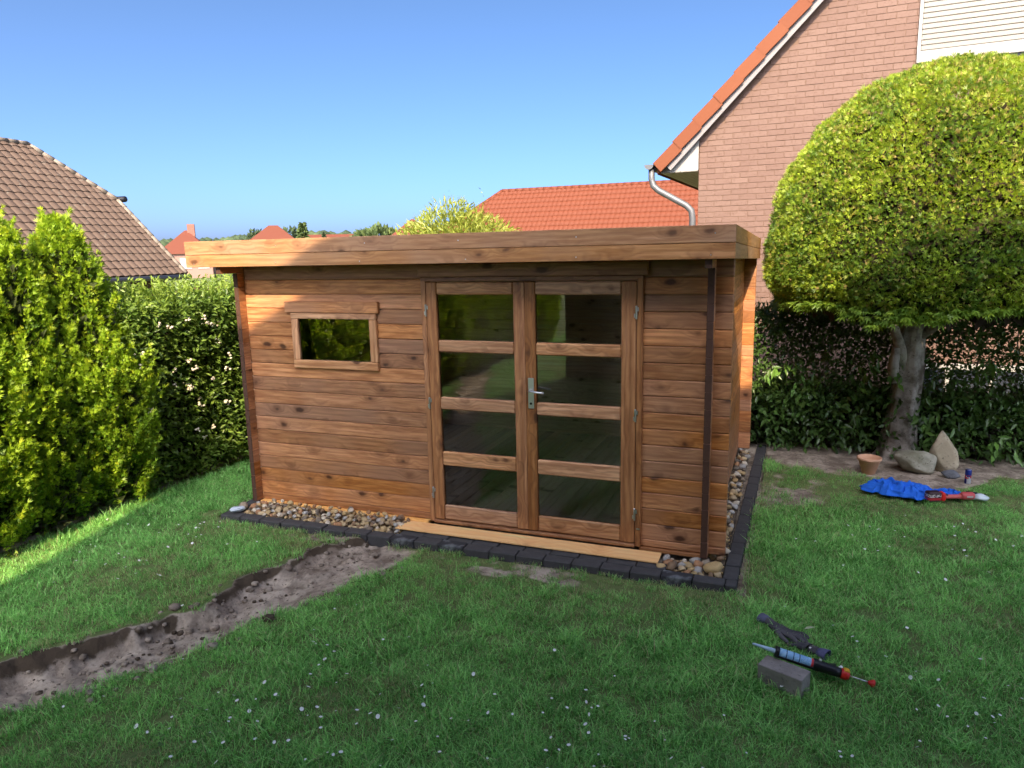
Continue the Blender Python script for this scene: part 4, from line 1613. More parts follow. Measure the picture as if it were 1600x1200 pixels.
RM = Matrix((r_v, u_v, n_v)).transposed()
tw, ga = 0.26, 0.285
tm_v, tm_f = [], []
ns = 6
for q in range(ns + 1):
    f_ = q / ns
    wv_ = 0.028 * math.sin(f_ * PI) ** 1.2 - 0.012 * math.exp(-((f_ - 0.02) / 0.1) ** 2)
    x_ = f_ * tw * 1.06
    tm_v += [(x_, 0.0, wv_ + 0.012), (x_, 0.0, wv_ + 0.028), (x_, ga + 0.03, wv_ + 0.004)]
for q in range(ns):
    a_, b_ = q * 3, q * 3 + 3
    tm_f += [(a_, b_, b_ + 1, a_ + 1), (a_ + 1, b_ + 1, b_ + 2, a_ + 2)]
tm = MB()
tm.add(tm_v, tm_f)
ME_T = tm.mesh('roof_tile', M_TILEBROWN, False)
tc = []
for r_i in range(int(RW / ga) + 1):
    for c_i in range(40):
        a = -(c_i + 1) * tw
        b_ = r_i * ga
        if in_roof(a + tw * 0.5, b_ + ga * 0.5):
            wp = E_ + r_v * (a + tw / 2) + u_v * (b_ + ga / 2)
            px = pix(wp)
            seen = px is not None and -10 < px[0] < 310 and not (px[1] > 345 + max(0, 140 - px[0]) * 0.0 and px[0] < 145)
            tc.append((0 if seen else 1, (wp - CAM).length, a, b_))
tc.sort()
rest = MB()
rot_e = RM.to_euler()
for i, (s0, d0, a, b_) in enumerate(tc):
    p = loc0 + r_v * a + u_v * b_
    if i < 300 and s0 == 0:
        link('roof_tile', ME_T, br, p + n_v * random.uniform(-0.003, 0.004), rot_e)
    else:
        rest.add([RM @ Vector(v) + p for v in tm_v], tm_f)
tag(rest.build('roof_tiles', M_TILEBROWN, br), kind='stuff')
b = MB()                              # roof body
RL = -12.0
P0 = loc0 + r_v * RL
P1 = loc0
Vp1 = loc0 + u_v * HV
Rp = loc0 + r_v * HR + u_v * RW
Rl = loc0 + r_v * RL + u_v * RW
back = Vector((-math.cos(ra), math.sin(ra), 0)) * (2 * RW * math.cos(bs_))


def mir(p, f_):                       # mirrored across the ridge
    d_ = p - loc0
    h_ = Vector((-math.cos(ra), math.sin(ra), 0))
    x_ = d_.dot(h_)
    return p + h_ * (2 * (RW * math.cos(bs_) - x_))


sk = n_v * -0.03
b.add([P0 + sk, P1 + sk, Vp1 + sk, Rp + sk, Rl + sk, mir(P0, 0), mir(P1, 0), mir(Vp1, 0)], [(0, 1, 2, 3, 4), (5, 4, 3, 7, 6), (2, 7, 3), (1, 6, 7, 2), (0, 5, 6, 1), (0, 4, 5)])
b.build('roof', M_TILEBROWN, br)
b = MB()
w0 = loc0 + Vector((-math.cos(ra), math.sin(ra), 0)) * 0.45 + r_v * -0.3
w1 = mir(w0, 0)
wl = r_v * (RL + 0.6)
zt_ = Vector((0, 0, 0.15 - 0))
fl = Vector((0, 0, -3.0))
q4 = [w0, w1, w1 + wl, w0 + wl]
b.add([v + fl for v in q4] + [v + Vector((0, 0, 0.12)) for v in q4], [(0, 3, 2, 1), (4, 5, 6, 7), (0, 1, 5, 4), (1, 2, 6, 5), (2, 3, 7, 6), (3, 0, 4, 7)])
b.build('wall', plain('dark_brown_brick', (0.10, 0.06, 0.045), 0.9), br)
b = MB()
b.tube([loc0 + r_v * 0.12 + Vector((0.06, 0, -0.08)), loc0 + r_v * RL + Vector((0.06, 0, -0.08))], 0.075, 8)
b.build('gutter', M_ZINC, br, smooth=True)
vm = MB()
vm.tube([(0, 0, 0), (0.34, 0, 0)], [0.075, 0.06], 7)
ME_VM = vm.mesh('verge_tile', tile_mat('mossy_verge', (0.14, 0.11, 0.08), (0.24, 0.21, 0.165), (0.34, 0.32, 0.27)), True)
for (A_, B_) in ((P1, Vp1), (Vp1, Rp), (Rp, Rl)):
    dv = (B_ - A_)
    n_ = min(int(dv.length / 0.31), 30)
    for q in range(n_):
        o = link('verge_tile', ME_VM, br, A_ + dv.normalized() * 0.31 * q + n_v * 0.03)
        o.rotation_euler = dv.to_track_quat('X', 'Z').to_euler()
b = MB()
hdir = Vector((-math.cos(ra), math.sin(ra), 0))
b.tube([Vp1 + r_v * 0.15 - hdir * 0.2 + Vector((0, 0, .03)), Vp1 + r_v * 0.15 + hdir * 3.0 + Vector((0, 0, .03))], 0.09, 8)
b.build('hip_gutter', M_BLACK, br, smooth=True)

# ------------------------------------------------------------------ houses, trees and hill far away
def at(u, v, d):
    a = rt2 * ((u - 800) / 1125.34) + up2 * ((600 - v) / 1125.34) + fw
    h_ = math.hypot(a.x, a.y)
    return CAM + a / h_ * d


def far_house(name, pc, w, dpt, ze, zr, rz, label, mats, hipped=True, chimney=None):
    o = empty(name, (pc.x, pc.y, 0), rz)
    tag(o, label, 'house', 'houses far beyond the shed')
    b = MB()
    b.box(-w / 2 + .3, w / 2 - .3, -dpt / 2 + .3, dpt / 2 - .3, -0.5, ze + 0.05)
    b.build('wall', mats[0], o)
    b = MB()
    hx = w / 2 - (dpt / 2 * 0.8 if hipped else 0.0)
    b.add([(-w / 2, -dpt / 2, ze), (w / 2, -dpt / 2, ze), (w / 2, dpt / 2, ze), (-w / 2, dpt / 2, ze), (-hx, 0, zr), (hx, 0, zr)], [(0, 1, 5, 4), (2, 3, 4, 5), (1, 2, 5), (3, 0, 4), (0, 3, 2, 1)])
    b.build('roof', mats[1], o)
    for x in np.linspace(-w * 0.3, w * 0.3, 3):
        b = MB()
        b.box(x - 0.6, x + 0.6, -dpt / 2 + .22, -dpt / 2 + .32, ze - 1.7, ze - 0.5)
        b.build('window', M_WHITE, o)
    if chimney is not None:
        b = MB()
        b.box(chimney - 0.4, chimney + 0.4, -0.4, 0.4, zr - 1.2, zr + 0.7)
        b.build('chimney', M_BRICKFAR, o)
    return o


M_FARWALL = plain('far_pink_wall', (0.280, 0.168, 0.134), 0.9)
far_house('far_house', at(292, 380, 95), 6.2, 7.5, 2.7, 5.45, R(40), 'far red roofed house with a chimney, left above the shed roof corner', (M_FARWALL, M_TILEFAR), True, 0.6)
far_house('far_house', at(428, 370, 90), 6.6, 7.0, 3.4, 5.75, R(35), 'far orange roofed house between the two small conifers and the hill', (M_FARWALL, M_TILEFAR), True)
far_house('far_house', at(512, 370, 110), 7.4, 7.0, 3.2, 5.2, R(33), 'far low orange roof just behind the small dark conifer', (M_FARWALL, M_TILEFAR), False)
far_house('far_house', at(645, 360, 60), 5.0, 6.0, 2.8, 4.9, R(25), 'far orange roof half hidden by the pale shrub', (M_FARWALL, M_TILEFAR), True)
# low red brick outbuilding seen past the shed corner
ob = empty('brick_outbuilding', tuple(at(335, 436, 18.0).xy) + (0,), R(40))
tag(ob, 'low red brick outbuilding seen between hedge top and shed eave', 'building')
b = MB()
b.box(-0.75, 0.9, 0, 3, -0.3, 1.34)
b.build('wall', M_BRICKFAR, ob)
b = MB()
b.box(-0.85, 1.0, -0.1, 3.1, 1.342, 1.40)
b.build('roof', M_TILEFAR, ob)


def blob_tree(name, p, h_, w, label, mat, kind='round', n=900, cat_='tree', group='trees far beyond the shed', z0=0.0):
    g_ = np.random.default_rng(int(abs(p.x * 13 + p.y * 7)) + 3)
    o = empty(name, (p.x, p.y, z0))
    tag(o, label, cat_, group)
    if kind == 'round':
        u_ = rdir(n)
        lob = 0.7 + 0.6 * fbm(u_ * 2.0 + p.x, 3, 2)
        P = u_ * lob[:, None] * np.array([w / 2, w / 2, h_ * 0.33]) * (0.75 + 0.25 * g_.random(n))[:, None] + np.array([0, 0, h_ * 0.64])
        d = unit(u_ + g_.normal(size=(n, 3)) * 0.5)
    else:
        zz = g_.random(n) ** 1.3
        az = g_.uniform(0, 2 * PI, n)
        rr = (1 - zz) * w / 2 * (0.7 + 0.3 * np.sin(zz * 60)) * g_.uniform(0.6, 1, n)
        P = np.stack([np.cos(az) * rr, np.sin(az) * rr, h_ * (0.06 + 0.94 * zz)], -1)
        d = unit(np.stack([np.cos(az), np.sin(az), np.full(n, -0.15)], -1) + g_.normal(size=(n, 3)) * 0.4)
    lf = w * 0.13
    v, f, tn = leaves(P, d, g_.normal(size=(n, 3)), lf, lf * 0.55, np.clip(g_.random(n), 0, 1))
    link('crown', npmesh('crown', v, f, mat, tn), o)
    b = MB()
    b.tube([(0, 0, -0.2), (0, 0, h_ * 0.75)], [w * 0.04, w * 0.015], 7)
    b.build('trunk', M_BARK, o)
    return o


blob_tree('small_conifer', at(474, 375, 48), 4.2, 2.3, 'small bright conifer standing up between two far orange roofs', M_FAR1, 'cone', 1600)
blob_tree('small_conifer', at(507, 378, 70), 4.2, 1.9, 'small dark conifer in front of the low far orange roof', M_FARDARK, 'cone', 1300)
blob_tree('leafy_tree', at(590, 372, 62), 4.3, 4.6, 'bright leafy tree beside the pale shrub over the roof', M_FAR1, 'round', 1500)
blob_tree('leafy_tree', at(425, 378, 75), 3.4, 3.6, 'low leafy tree before the far orange roofed house', M_FAR1, 'round', 1200)
blob_tree('leafy_tree', at(405, 350, 150), 7.2, 6.0, 'dark leafy tree left of the far orange roofed house', M_FARDARK, 'round', 900)
blob_tree('leafy_tree', at(448, 350, 150), 7.6, 6.5, 'dark leafy tree right behind the far orange roofed house', M_FARDARK, 'round', 900)
blob_tree('leafy_tree', at(375, 380, 120), 4.2, 5, 'low green tree at the foot of the wooded hill', M_FAR1, 'round', 900)

# wooded hill
hx_ = np.linspace(-1, 1, 90)
ca, sa = math.sin(R(-38)), math.cos(R(-38))
V, F = [], []
for j in range(12):
    for i in range(90):
        lat = hx_[i] * 330
        dep = 330 + j * 30
        z = 15.0 * math.exp(-((j - 6) / 3.5) ** 2) * (0.82 + 0.18 * math.sin(hx_[i] * 7 + 1)) - 0.5
        V.append((CAM.x + ca * dep + sa * lat, CAM.y + sa * dep - ca * lat, z))
for j in range(11):
    for i in range(89):
        F.append((j * 90 + i, j * 90 + i + 1, (j + 1) * 90 + i + 1, (j + 1) * 90 + i))
tag(link('hill', npmesh('hill', np.array(V), np.array(F), M_FARDARK, np.zeros(len(V)), True)), 'low wooded hill on the horizon', kind='structure')
fv, ff, ft = [], [], []
g_ = np.random.default_rng(19)
for q in range(850):
    lat = g_.uniform(-320, 320)
    dep = g_.uniform(350, 520)
    j = (dep - 330) / 30
    z = 15.0 * math.exp(-((j - 6) / 3.5) ** 2) * (0.82 + 0.18 * math.sin(lat / 330 * 7 + 1)) - 0.5
    s = g_.uniform(2.2, 4.4)
    v = iv1 * (0.75 + 0.5 * fbm(iv1 * 2 + q, q % 7, 2))[:, None] * np.array([s, s, s * 0.8])
    fv.append(v + np.array([CAM.x + ca * dep + sa * lat, CAM.y + sa * dep - ca * lat, z + 1.2]))
    ff.append(if1 + q * len(iv1))
    ft.append(np.full(len(iv1), g_.random()))
tag(link('forest', npmesh('forest', np.concatenate(fv), np.concatenate(ff), M_FARDARK, np.concatenate(ft))), 'far forest covering the low hill', kind='stuff')

# ------------------------------------------------------------------ the house behind the viewpoint (casts the evening shade, mirrored in the panes)
hs = empty('shading_house', (-3.28, -7.0, 0), R(14.04))
tag(hs, 'dark brick house behind the viewpoint, mirrored in the right door panes', 'house')
prof = [(-5.03, 0.55), (-3.91, 1.35), (-3.04, 1.79), (-2.2, 2.04), (0.0, 2.60), (0.8, 2.85), (1.6, 3.3), (2.64, 3.52), (4.0, 3.75), (6.0, 3.3)]
tops = []
for (xp, zp) in prof:                 # roof line of a facade turned 14 degrees
    d_ = (7 - 0.25 * (xp + 3.28)) / 1.0625
    tops.append(((xp + 0.25 * d_ + 3.28) / 0.9701, zp + 0.8 * d_))
pl = [(tops[0][0], -0.3), (tops[-1][0], -0.3)] + tops[::-1]
b = MB()
n = len(pl)
b.add([(p[0], 0, p[1]) for p in pl] + [(p[0], -5, p[1]) for p in pl], [tuple(range(n)), tuple(reversed(range(n, 2 * n)))] + [(i, i + n, (i + 1) % n + n, (i + 1) % n) for i in range(n)])
b.build('wall', plain('dark_house_brick', (0.13, 0.075, 0.055), 0.9), hs)
for (p0, p1) in zip(tops[:-1], tops[1:]):
    b = MB()
    b.add([(p0[0], 0.12, p0[1] + .01), (p1[0], 0.12, p1[1] + .01), (p1[0], 0.12, p1[1] + 0.11), (p0[0], 0.12, p0[1] + 0.11), (p0[0], -5.2, p0[1] + .01), (p1[0], -5.2, p1[1] + .01), (p1[0], -5.2, p1[1] + 0.11), (p0[0], -5.2, p0[1] + 0.11)],
          [(0, 1, 2, 3), (7, 6, 5, 4), (0, 4, 5, 1), (1, 5, 6, 2), (2, 6, 7, 3), (3, 7, 4, 0)])
    b.build('roof', M_TILEBROWN, hs)
for x in (5.2, 7.6):
    wf = empty('window', (x, 0.0, 1.5), 0, hs)
    b = MB()
    b.box(-0.7, 0.7, 0.0, 0.03, -0.65, 0.65)
    b.build('pane', M_DARKGLASS, wf)
    for zz_ in (-0.7, 0.65):
        b = MB()
        b.box(-0.75, 0.75, 0.0, 0.05, zz_, zz_ + 0.05)
        b.build('frame', M_WHITE, wf)

# ------------------------------------------------------------------ things lying about
# concrete block
bx0, bx1 = Vector((0.282, -1.398)), Vector((0.463, -1.453))
bd = (bx1 - bx0).normalized()
bz = math.atan2(bd.y, bd.x)
b = MB()
b.box(0, 0.222, 0, 0.108, 0, 0.108, 0.003)
blk = b.build('paving_block', boulder_mat('grey_block', (0.23, 0.20, 0.175), (0.34, 0.30, 0.27)), None, (0.277, -1.406, G - 0.002), (0.02, 0, bz - 0.10))
tag(blk, 'brown grey concrete paving block lying on the lawn, propping the sealant gun', 'block')

# sealant gun leaning on the block
tip, tail = Vector((0.245, -1.335, 0.125)), Vector((0.818, -1.285, -0.012))
gaxis = (tail - tip)
GL = gaxis.length
gun = empty('sealant_gun', tip)
q_ = gaxis.to_track_quat('X', 'Z')
gun.rotation_mode = 'QUATERNION'
gun.rotation_quaternion = q_
tag(gun, 'sealant gun with a pale blue cartridge leaning on the paving block', 'tool')
RX = Matrix.Rotation(PI / 2, 4, 'Y')


def lath(prof, mat, name, par, n=18, smooth=True):
    b = MB()
    b.lathe(prof, n, mat=RX)
    return b.build(name, mat, par, smooth=smooth)


def label_mat():
    t = NT('cartridge_label')
    o = t.obj()
    sx = t.n('ShaderNodeSeparateXYZ')
    t.set(sx.inputs[0], o)
    x = sx.outputs[0]
    c = (0.28, 0.52, 0.76)
    base = t.mix(t.smooth(t.noise(o, 60, 3), 0.52, 0.58), (0.26, 0.50, 0.76), (0.36, 0.60, 0.80))
    for xs in (0.166, 0.200, 0.229):
        ln = t.math('COMPARE', x, xs, 0.0022)
        base = t.mix(ln, base, (0.02, 0.06, 0.16))
    # fine print rows towards the bottom
    pr = t.math('MULTIPLY', t.math('GREATER_THAN', x, 0.235), t.math('GREATER_THAN', t.noise(t.vmath('MULTIPLY', o, (1, 1, 1)), 160, 2), 0.56))
    base = t.mix(t.math('MULTIPLY', pr, 0.5), base, (0.10, 0.2, 0.36))
    base = t.mix(t.math('COMPARE', x, 0.291, 0.006), base, (0.62, 0.05, 0.06))
    return t.done(t.bsdf(base, 0.35))


lath([(0.0035, 0.0), (0.0055, 0.004), (0.0125, 0.115), (0.014, 0.12)], plain('nozzle_plastic', (0.42, 0.58, 0.72), 0.35), 'nozzle', gun)
lath([(0.027, 0.112), (0.0285, 0.116), (0.0285, 0.128), (0.027, 0.131)], M_BLACK, 'front_ring', gun)
lath([(0.0225, 0.131), (0.0245, 0.134), (0.0245, 0.297), (0.0225, 0.300)], label_mat(), 'cartridge', gun)
b = MB()
arc = [(0.0265 * math.cos(a), 0.0265 * math.sin(a)) for a in np.linspace(PI * 1.05, PI * 1.95, 8)]
arc2 = [(0.029 * math.cos(a), 0.029 * math.sin(a)) for a in np.linspace(PI * 1.95, PI * 1.05, 8)]
pr = arc + arc2
n = len(pr)
b.add([(0.12, p[0], p[1]) for p in pr] + [(0.32, p[0], p[1]) for p in pr], [(i, (i + 1) % n, (i + 1) % n + n, i + n) for i in range(n)] + [tuple(range(n)), tuple(reversed(range(n, 2 * n)))])
b.build('cradle', M_BLACK, gun, smooth=True)
lath([(0.028, 0.298), (0.030, 0.302), (0.030, 0.325), (0.027, 0.335), (0.026, 0.40), (0.024, 0.43)], M_BLACK, 'body', gun)
b = MB()
b.tube([(0.36, 0.0, -0.01), (0.37, 0.045, -0.022), (0.40, 0.09, -0.03), (0.43, 0.12, -0.035)], [0.017, 0.016, 0.014, 0.012], 10)
b.build('grip', M_BLACK, gun, smooth=True)
b = MB()
b.tube([(0.335, 0.01, -0.008), (0.33, 0.05, -0.015), (0.35, 0.10, -0.022)], [0.010, 0.008, 0.006], 8)
b.build('trigger', M_BLACK, gun, smooth=True)
b = MB()
b.box(0.318, 0.332, -0.008, 0.008, 0.024, 0.038, 0.003)
b.build('release_tab', M_STEEL, gun)
lath([(0.021, 0.43), (0.0265, 0.435), (0.0265, 0.458), (0.020, 0.470)], M_RED, 'end_cap', gun)
b = MB()
b.box(0.440, 0.468, -0.014, 0.014, 0.018, 0.031, 0.004)
b.build('release_button', M_YELLOW, gun)
lath([(0.004, 0.47), (0.004, GL - 0.02)], M_STEEL, 'plunger_rod', gun, 10)
lath([(0.006, GL - 0.03), (0.018, GL - 0.012), (0.020, GL - 0.002), (0.012, GL)], M_RED, 'plunger_knob', gun)

# work glove
M_GLOVE = boulder_mat('grey_knit', (0.055, 0.052, 0.058), (0.12, 0.11, 0.115))
gl = empty('work_glove', (0.39, -0.90, G + 0.035), R(-32))
tag(gl, 'limp dark grey work glove on the grass behind the sealant gun', 'glove')


def skin_obj(name, verts, edges, radii, mat, parent, root=0, levels=2):
    me = bpy.data.meshes.new(name)
    me.from_pydata(verts, edges, [])
    o = link(name, me, parent)
    md = o.modifiers.new('skin', 'SKIN')
    md.use_smooth_shade = True
    for i, r_ in enumerate(radii):
        d_ = me.skin_vertices[0].data[i]
        d_.radius = r_ if hasattr(r_, '__len__') else (r_, r_)
        d_.use_root = (i == root)
    sb = o.modifiers.new('sub', 'SUBSURF')
    sb.levels = sb.render_levels = levels
    me.materials.append(mat)
    return o


gv_ = [(-0.13, 0.035, 0.012), (-0.09, 0.02, 0.0), (-0.02, 0.0, 0.004), (0.04, -0.005, 0.004)]
ge_ = [(0, 1), (1, 2), (2, 3)]
gr_ = [(0.032, 0.022), (0.030, 0.018), (0.042, 0.018), (0.040, 0.016)]
for fi, (dy_, ln_, cu) in enumerate(((0.030, 0.075, 0.3), (0.010, 0.088, -0.2), (-0.010, 0.082, 0.1), (-0.030, 0.062, -0.5))):
    b0_ = len(gv_)
    gv_ += [(0.06, dy_ * 0.9, 0.003), (0.06 + ln_ * 0.55, dy_ * 1.2 + cu * 0.012, 0.010), (0.06 + ln_, dy_ * 1.1 + cu * 0.03, -0.006)]
    ge_ += [(3, b0_), (b0_, b0_ + 1), (b0_ + 1, b0_ + 2)]
    gr_ += [(0.0165, 0.013), (0.016, 0.012), (0.013, 0.010)]
b0_ = len(gv_)
gv_ += [(0.0, -0.045, 0.0), (0.05, -0.075, 0.004), (0.09, -0.085, -0.004)]
ge_ += [(2, b0_), (b0_, b0_ + 1), (b0_ + 1, b0_ + 2)]
gr_ += [(0.016, 0.014), (0.013, 0.012), (0.010, 0.010)]
skin_obj('hand', gv_, ge_, gr_, M_GLOVE, gl, 2)
b = MB()
b.lathe([(0.030, 0), (0.037, 0.02), (0.040, 0.05), (0.035, 0.052), (0.030, 0.02)], 16, mat=Matrix.Translation((-0.115, 0.03, 0.004)) @ Matrix.Rotation(-PI / 2, 4, 'Y') @ Matrix.Scale(0.62, 4, (1, 0, 0)))
b.build('cuff', plain('blue_grey_knit', (0.11, 0.115, 0.17), 0.9, var=0.3, scale=90), gl, smooth=True)
gl2 = empty('work_glove', (0.53, -1.045, G + 0.03), R(150))
tag(gl2, 'crumpled work glove with a blue grey cuff, against the sealant cartridge', 'glove')
gv2 = [(-0.06, 0.0, 0.008), (-0.02, 0.0, 0.004), (0.03, 0.005, 0.004), (0.07, 0.02, 0.0), (0.11, 0.045, -0.004), (0.085, -0.01, 0.0), (0.12, 0.0, -0.005), (0.02, -0.035, 0.0), (0.06, -0.055, -0.003)]
skin_obj('hand', gv2, [(0, 1), (1, 2), (2, 3), (3, 4), (2, 5), (5, 6), (1, 7), (7, 8)], [(0.033, 0.017), (0.036, 0.016), (0.034, 0.014), (0.014, 0.011), (0.010, 0.009), (0.014, 0.011), (0.010, 0.009), (0.014, 0.012), (0.010, 0.009)], M_GLOVE, gl2, 1)
b = MB()
b.lathe([(0.030, 0), (0.038, 0.02), (0.043, 0.05), (0.036, 0.052), (0.028, 0.02)], 16, mat=Matrix.Translation((-0.045, 0.0, 0.008)) @ Matrix.Rotation(-PI / 2, 4, 'Y') @ Matrix.Scale(0.6, 4, (1, 0, 0)))
b.build('cuff', plain('violet_grey_knit', (0.10, 0.10, 0.19), 0.9, var=0.3, scale=90), gl2, smooth=True)
b = MB()
b.add([(0, 0, 0.0), (0.02, 0.009, 0.006), (0.05, 0.008, 0.008), (0.075, 0, 0.002), (0.05, -0.008, 0.008), (0.02, -0.009, 0.006), (0.035, 0, 0.002)], [(0, 6, 1), (1, 6, 2), (2, 6, 3), (3, 6, 4), (4, 6, 5), (5, 6, 0)])
tag(b.build('fallen_leaf', M_LEAFPALE, None, (0.50, -0.86, G + 0.045), (0.1, 0.05, R(35))), 'single pale fallen leaf on the grass near the gloves', 'leaf')

# terracotta bowl
b = MB()
b.lathe([(0.050, 0), (0.058, 0.004), (0.098, 0.135), (0.108, 0.138), (0.110, 0.160), (0.104, 0.163), (0.098, 0.158), (0.090, 0.135), (0.052, 0.02), (0.0, 0.018)], 28, cap=False)
pt_ = b.build('plant_pot', M_TERRA, None, (1.11, 2.50, ground_z(1.11, 2.5) + 0.002), smooth=True)
tag(pt_, 'empty terracotta plant pot on the bare soil before the tree', 'pot')


def boulder(name, loc, dims, seed, mat, rz, label, facets=5, top=None):
    v, f = ico(4)
    g_ = np.random.default_rng(seed)
    v = v * (0.80 + 0.4 * fbm(v * 1.3 + seed, seed, 3))[:, None]
    for _ in range(facets):
        n_ = unit(g_.normal(size=(1, 3)))[0]
        dd = v @ n_
        lim = np.quantile(dd, 0.86)
        v = v - np.maximum(dd - lim, 0)[:, None] * n_ * 0.85
    v = v + v * ((fbm(v * 7, seed + 3, 3) - 0.5) * 0.06)[:, None]
    mn, mx = v.min(0), v.max(0)
    v = (v - (mn + mx) / 2) / (mx - mn)
    v[:, 2] += 0.5
    if top:
        z_ = v[:, 2:3]
        s_ = 1 - (1 - top[0]) * np.clip(z_, 0, 1) ** 1.1
        v[:, :2] *= s_
        v[:, 0:1] += top[1] * np.clip(z_, 0, 1)
    v = v * np.array(dims)
    o = link(name, npmesh(name, v, f, mat, None, True), None, loc, (0, 0, rz))
    return tag(o, label, 'boulder')


boulder('boulder', (1.515, 2.67, G - 0.03), (0.37, 0.26, 0.245), 3, boulder_mat('lichen_stone', (0.17, 0.165, 0.11), (0.34, 0.33, 0.26)), R(-8), 'rounded grey green boulder lying on the soil at the trunk foot')
boulder('boulder', (1.80, 2.80, G - 0.02), (0.37, 0.26, 0.42), 8, boulder_mat('sandstone', (0.33, 0.28, 0.19), (0.45, 0.39, 0.28)), R(5), 'pale pointed standing boulder right of the rounded boulder', 3, (0.24, -0.14))
boulder('boulder', (1.81, 2.585, G - 0.01), (0.17, 0.11, 0.085), 12, boulder_mat('slate_stone', (0.10, 0.11, 0.125), (0.18, 0.19, 0.205)), R(20), 'small dark grey stone in front of the pointed boulder')

# drink can
cn = empty('drink_can', (1.915, 2.42, ground_z(1.915, 2.42) + 0.001))
tag(cn, 'blue and silver drink can with a red mark standing on the soil', 'can')


def can_mat():
    t = NT('can_print')
    o = t.obj()
    sx = t.n('ShaderNodeSeparateXYZ')
    t.set(sx.inputs[0], o)
    z = sx.outputs[2]
    an = t.math('ARCTAN2', sx.outputs[1], sx.outputs[0])
    # slanted quarters of blue and silver
    q = t.math('MULTIPLY', t.math('SINE', t.math('ADD', t.math('MULTIPLY', an, 2.0), 1.1)), t.math('SUBTRACT', z, 0.066))
    c = t.mix(t.math('GREATER_THAN', q, 0.0), (0.012, 0.03, 0.22), (0.50, 0.53, 0.58))
    c = t.mix(t.math('GREATER_THAN', z, 0.075), c, (0.012, 0.03, 0.22))
    red = t.math('MULTIPLY', t.math('COMPARE', z, 0.066, 0.016), t.math('GREATER_THAN', t.noise(o, 38, 2), 0.50))
    c = t.mix(red, c, (0.55, 0.03, 0.03))
    return t.done(t.bsdf(c, 0.3, None, 0.35, 0.5))


b = MB()
b.lathe([(0.022, 0.0), (0.0265, 0.006), (0.0265, 0.124), (0.0235, 0.132)], 22)
b.build('can_body', can_mat(), cn, smooth=True)
b = MB()
b.lathe([(0.0235, 0.132), (0.0245, 0.1345), (0.0225, 0.135), (0.0215, 0.131), (0.0, 0.131)], 22, cap=False)
b.build('can_lid', M_STEEL, cn, smooth=True)

# blue cloth
def cloth(name, cx, cy, wx, wy, seed, label, mat, rz, hmax=0.11):
    n1, n2 = 80, 50
    uu, vv = np.meshgrid(np.linspace(-1, 1, n1), np.linspace(-1, 1, n2), indexing='ij')
    P = np.stack([uu.ravel(), vv.ravel(), np.zeros(n1 * n2)], -1)
    ed = 1 + (fbm(np.stack([np.arctan2(P[:, 1], P[:, 0]) * 1.3, np.zeros(len(P)), np.zeros(len(P))], -1) + 9, seed, 3) - 0.5) * 0.65
    rr = np.maximum(np.abs(P[:, 0]), np.abs(P[:, 1]))
    rl = np.hypot(P[:, 0], P[:, 1]) + 1e-6
    k_ = (rr / rl) ** 0.75
    x_ = P[:, 0] * k_ * ed * wx / 2
    y_ = P[:, 1] * k_ * ed * wy / 2
    r1 = 1 - np.abs(2 * fbm(P * np.array([2.4, 1.8, 1]), seed + 1, 2) - 1)
    r2 = 1 - np.abs(2 * fbm(P * np.array([4.6, 3.4, 1]) + 4, seed + 2, 2) - 1)
    fall = np.clip(1.05 - rr ** 2.5, 0, 1)
    z_ = (0.012 + hmax * (0.62 * r1 ** 2.2 + 0.38 * r2 ** 2.0) * fall)
    x_ = x_ + (fbm(P * 3.1, seed + 6, 2) - 0.5) * 0.10
    y_ = y_ + (fbm(P * 3.1, seed + 7, 2) - 0.5) * 0.08
    V_ = np.stack([x_, y_, z_], -1)
    I_, J_ = np.meshgrid(np.arange(n1 - 1), np.arange(n2 - 1), indexing='ij')
    a_ = (I_ * n2 + J_).ravel()
    F_ = np.stack([a_, a_ + n2, a_ + n2 + 1, a_ + 1], -1)
    o = link(name, npmesh(name, V_, F_, mat, None, True), None, (cx, cy, G + 0.03), (0, 0, rz))
    md = o.modifiers.new('solid', 'SOLIDIFY')
    md.thickness = 0.004
    return tag(o, label, 'cloth')


M_BLUE = plain('royal_blue_cotton', (0.012, 0.13, 0.62), 0.85, var=0.1, scale=90)
cloth('blue_cloth', 1.29, 1.86, 0.60, 0.34, 5, 'crumpled royal blue cloth lying on the lawn left of the red tool', M_BLUE, R(-14), 0.12)
cloth('blue_cloth', 1.66, 1.90, 0.28, 0.14, 15, 'small fold of royal blue cloth behind the red tool', M_BLUE, R(0), 0.06)

# red cordless tool
tl = empty('cordless_tool', (1.54, 1.735, G + 0.03), R(20))
tag(tl, 'red and black cordless power tool lying before the blue cloth', 'tool')


def lab_red():
    t = NT('battery_print')
    o = t.obj()
    n_ = t.noise(t.vmath('MULTIPLY', o, (1.0, 1.0, 3.0)), 55, 2)
    sx = t.n('ShaderNodeSeparateXYZ')
    t.set(sx.inputs[0], o)
    m_ = t.math('MULTIPLY', t.math('COMPARE', sx.outputs[2], 0.055, 0.012), t.math('GREATER_THAN', n_, 0.5))
    c = t.mix(m_, (0.03, 0.012, 0.016), (0.6, 0.55, 0.55))
    c = t.mix(t.math('COMPARE', sx.outputs[2], 0.028, 0.010), c, (0.35, 0.02, 0.03))
    return t.done(t.bsdf(c, 0.4))


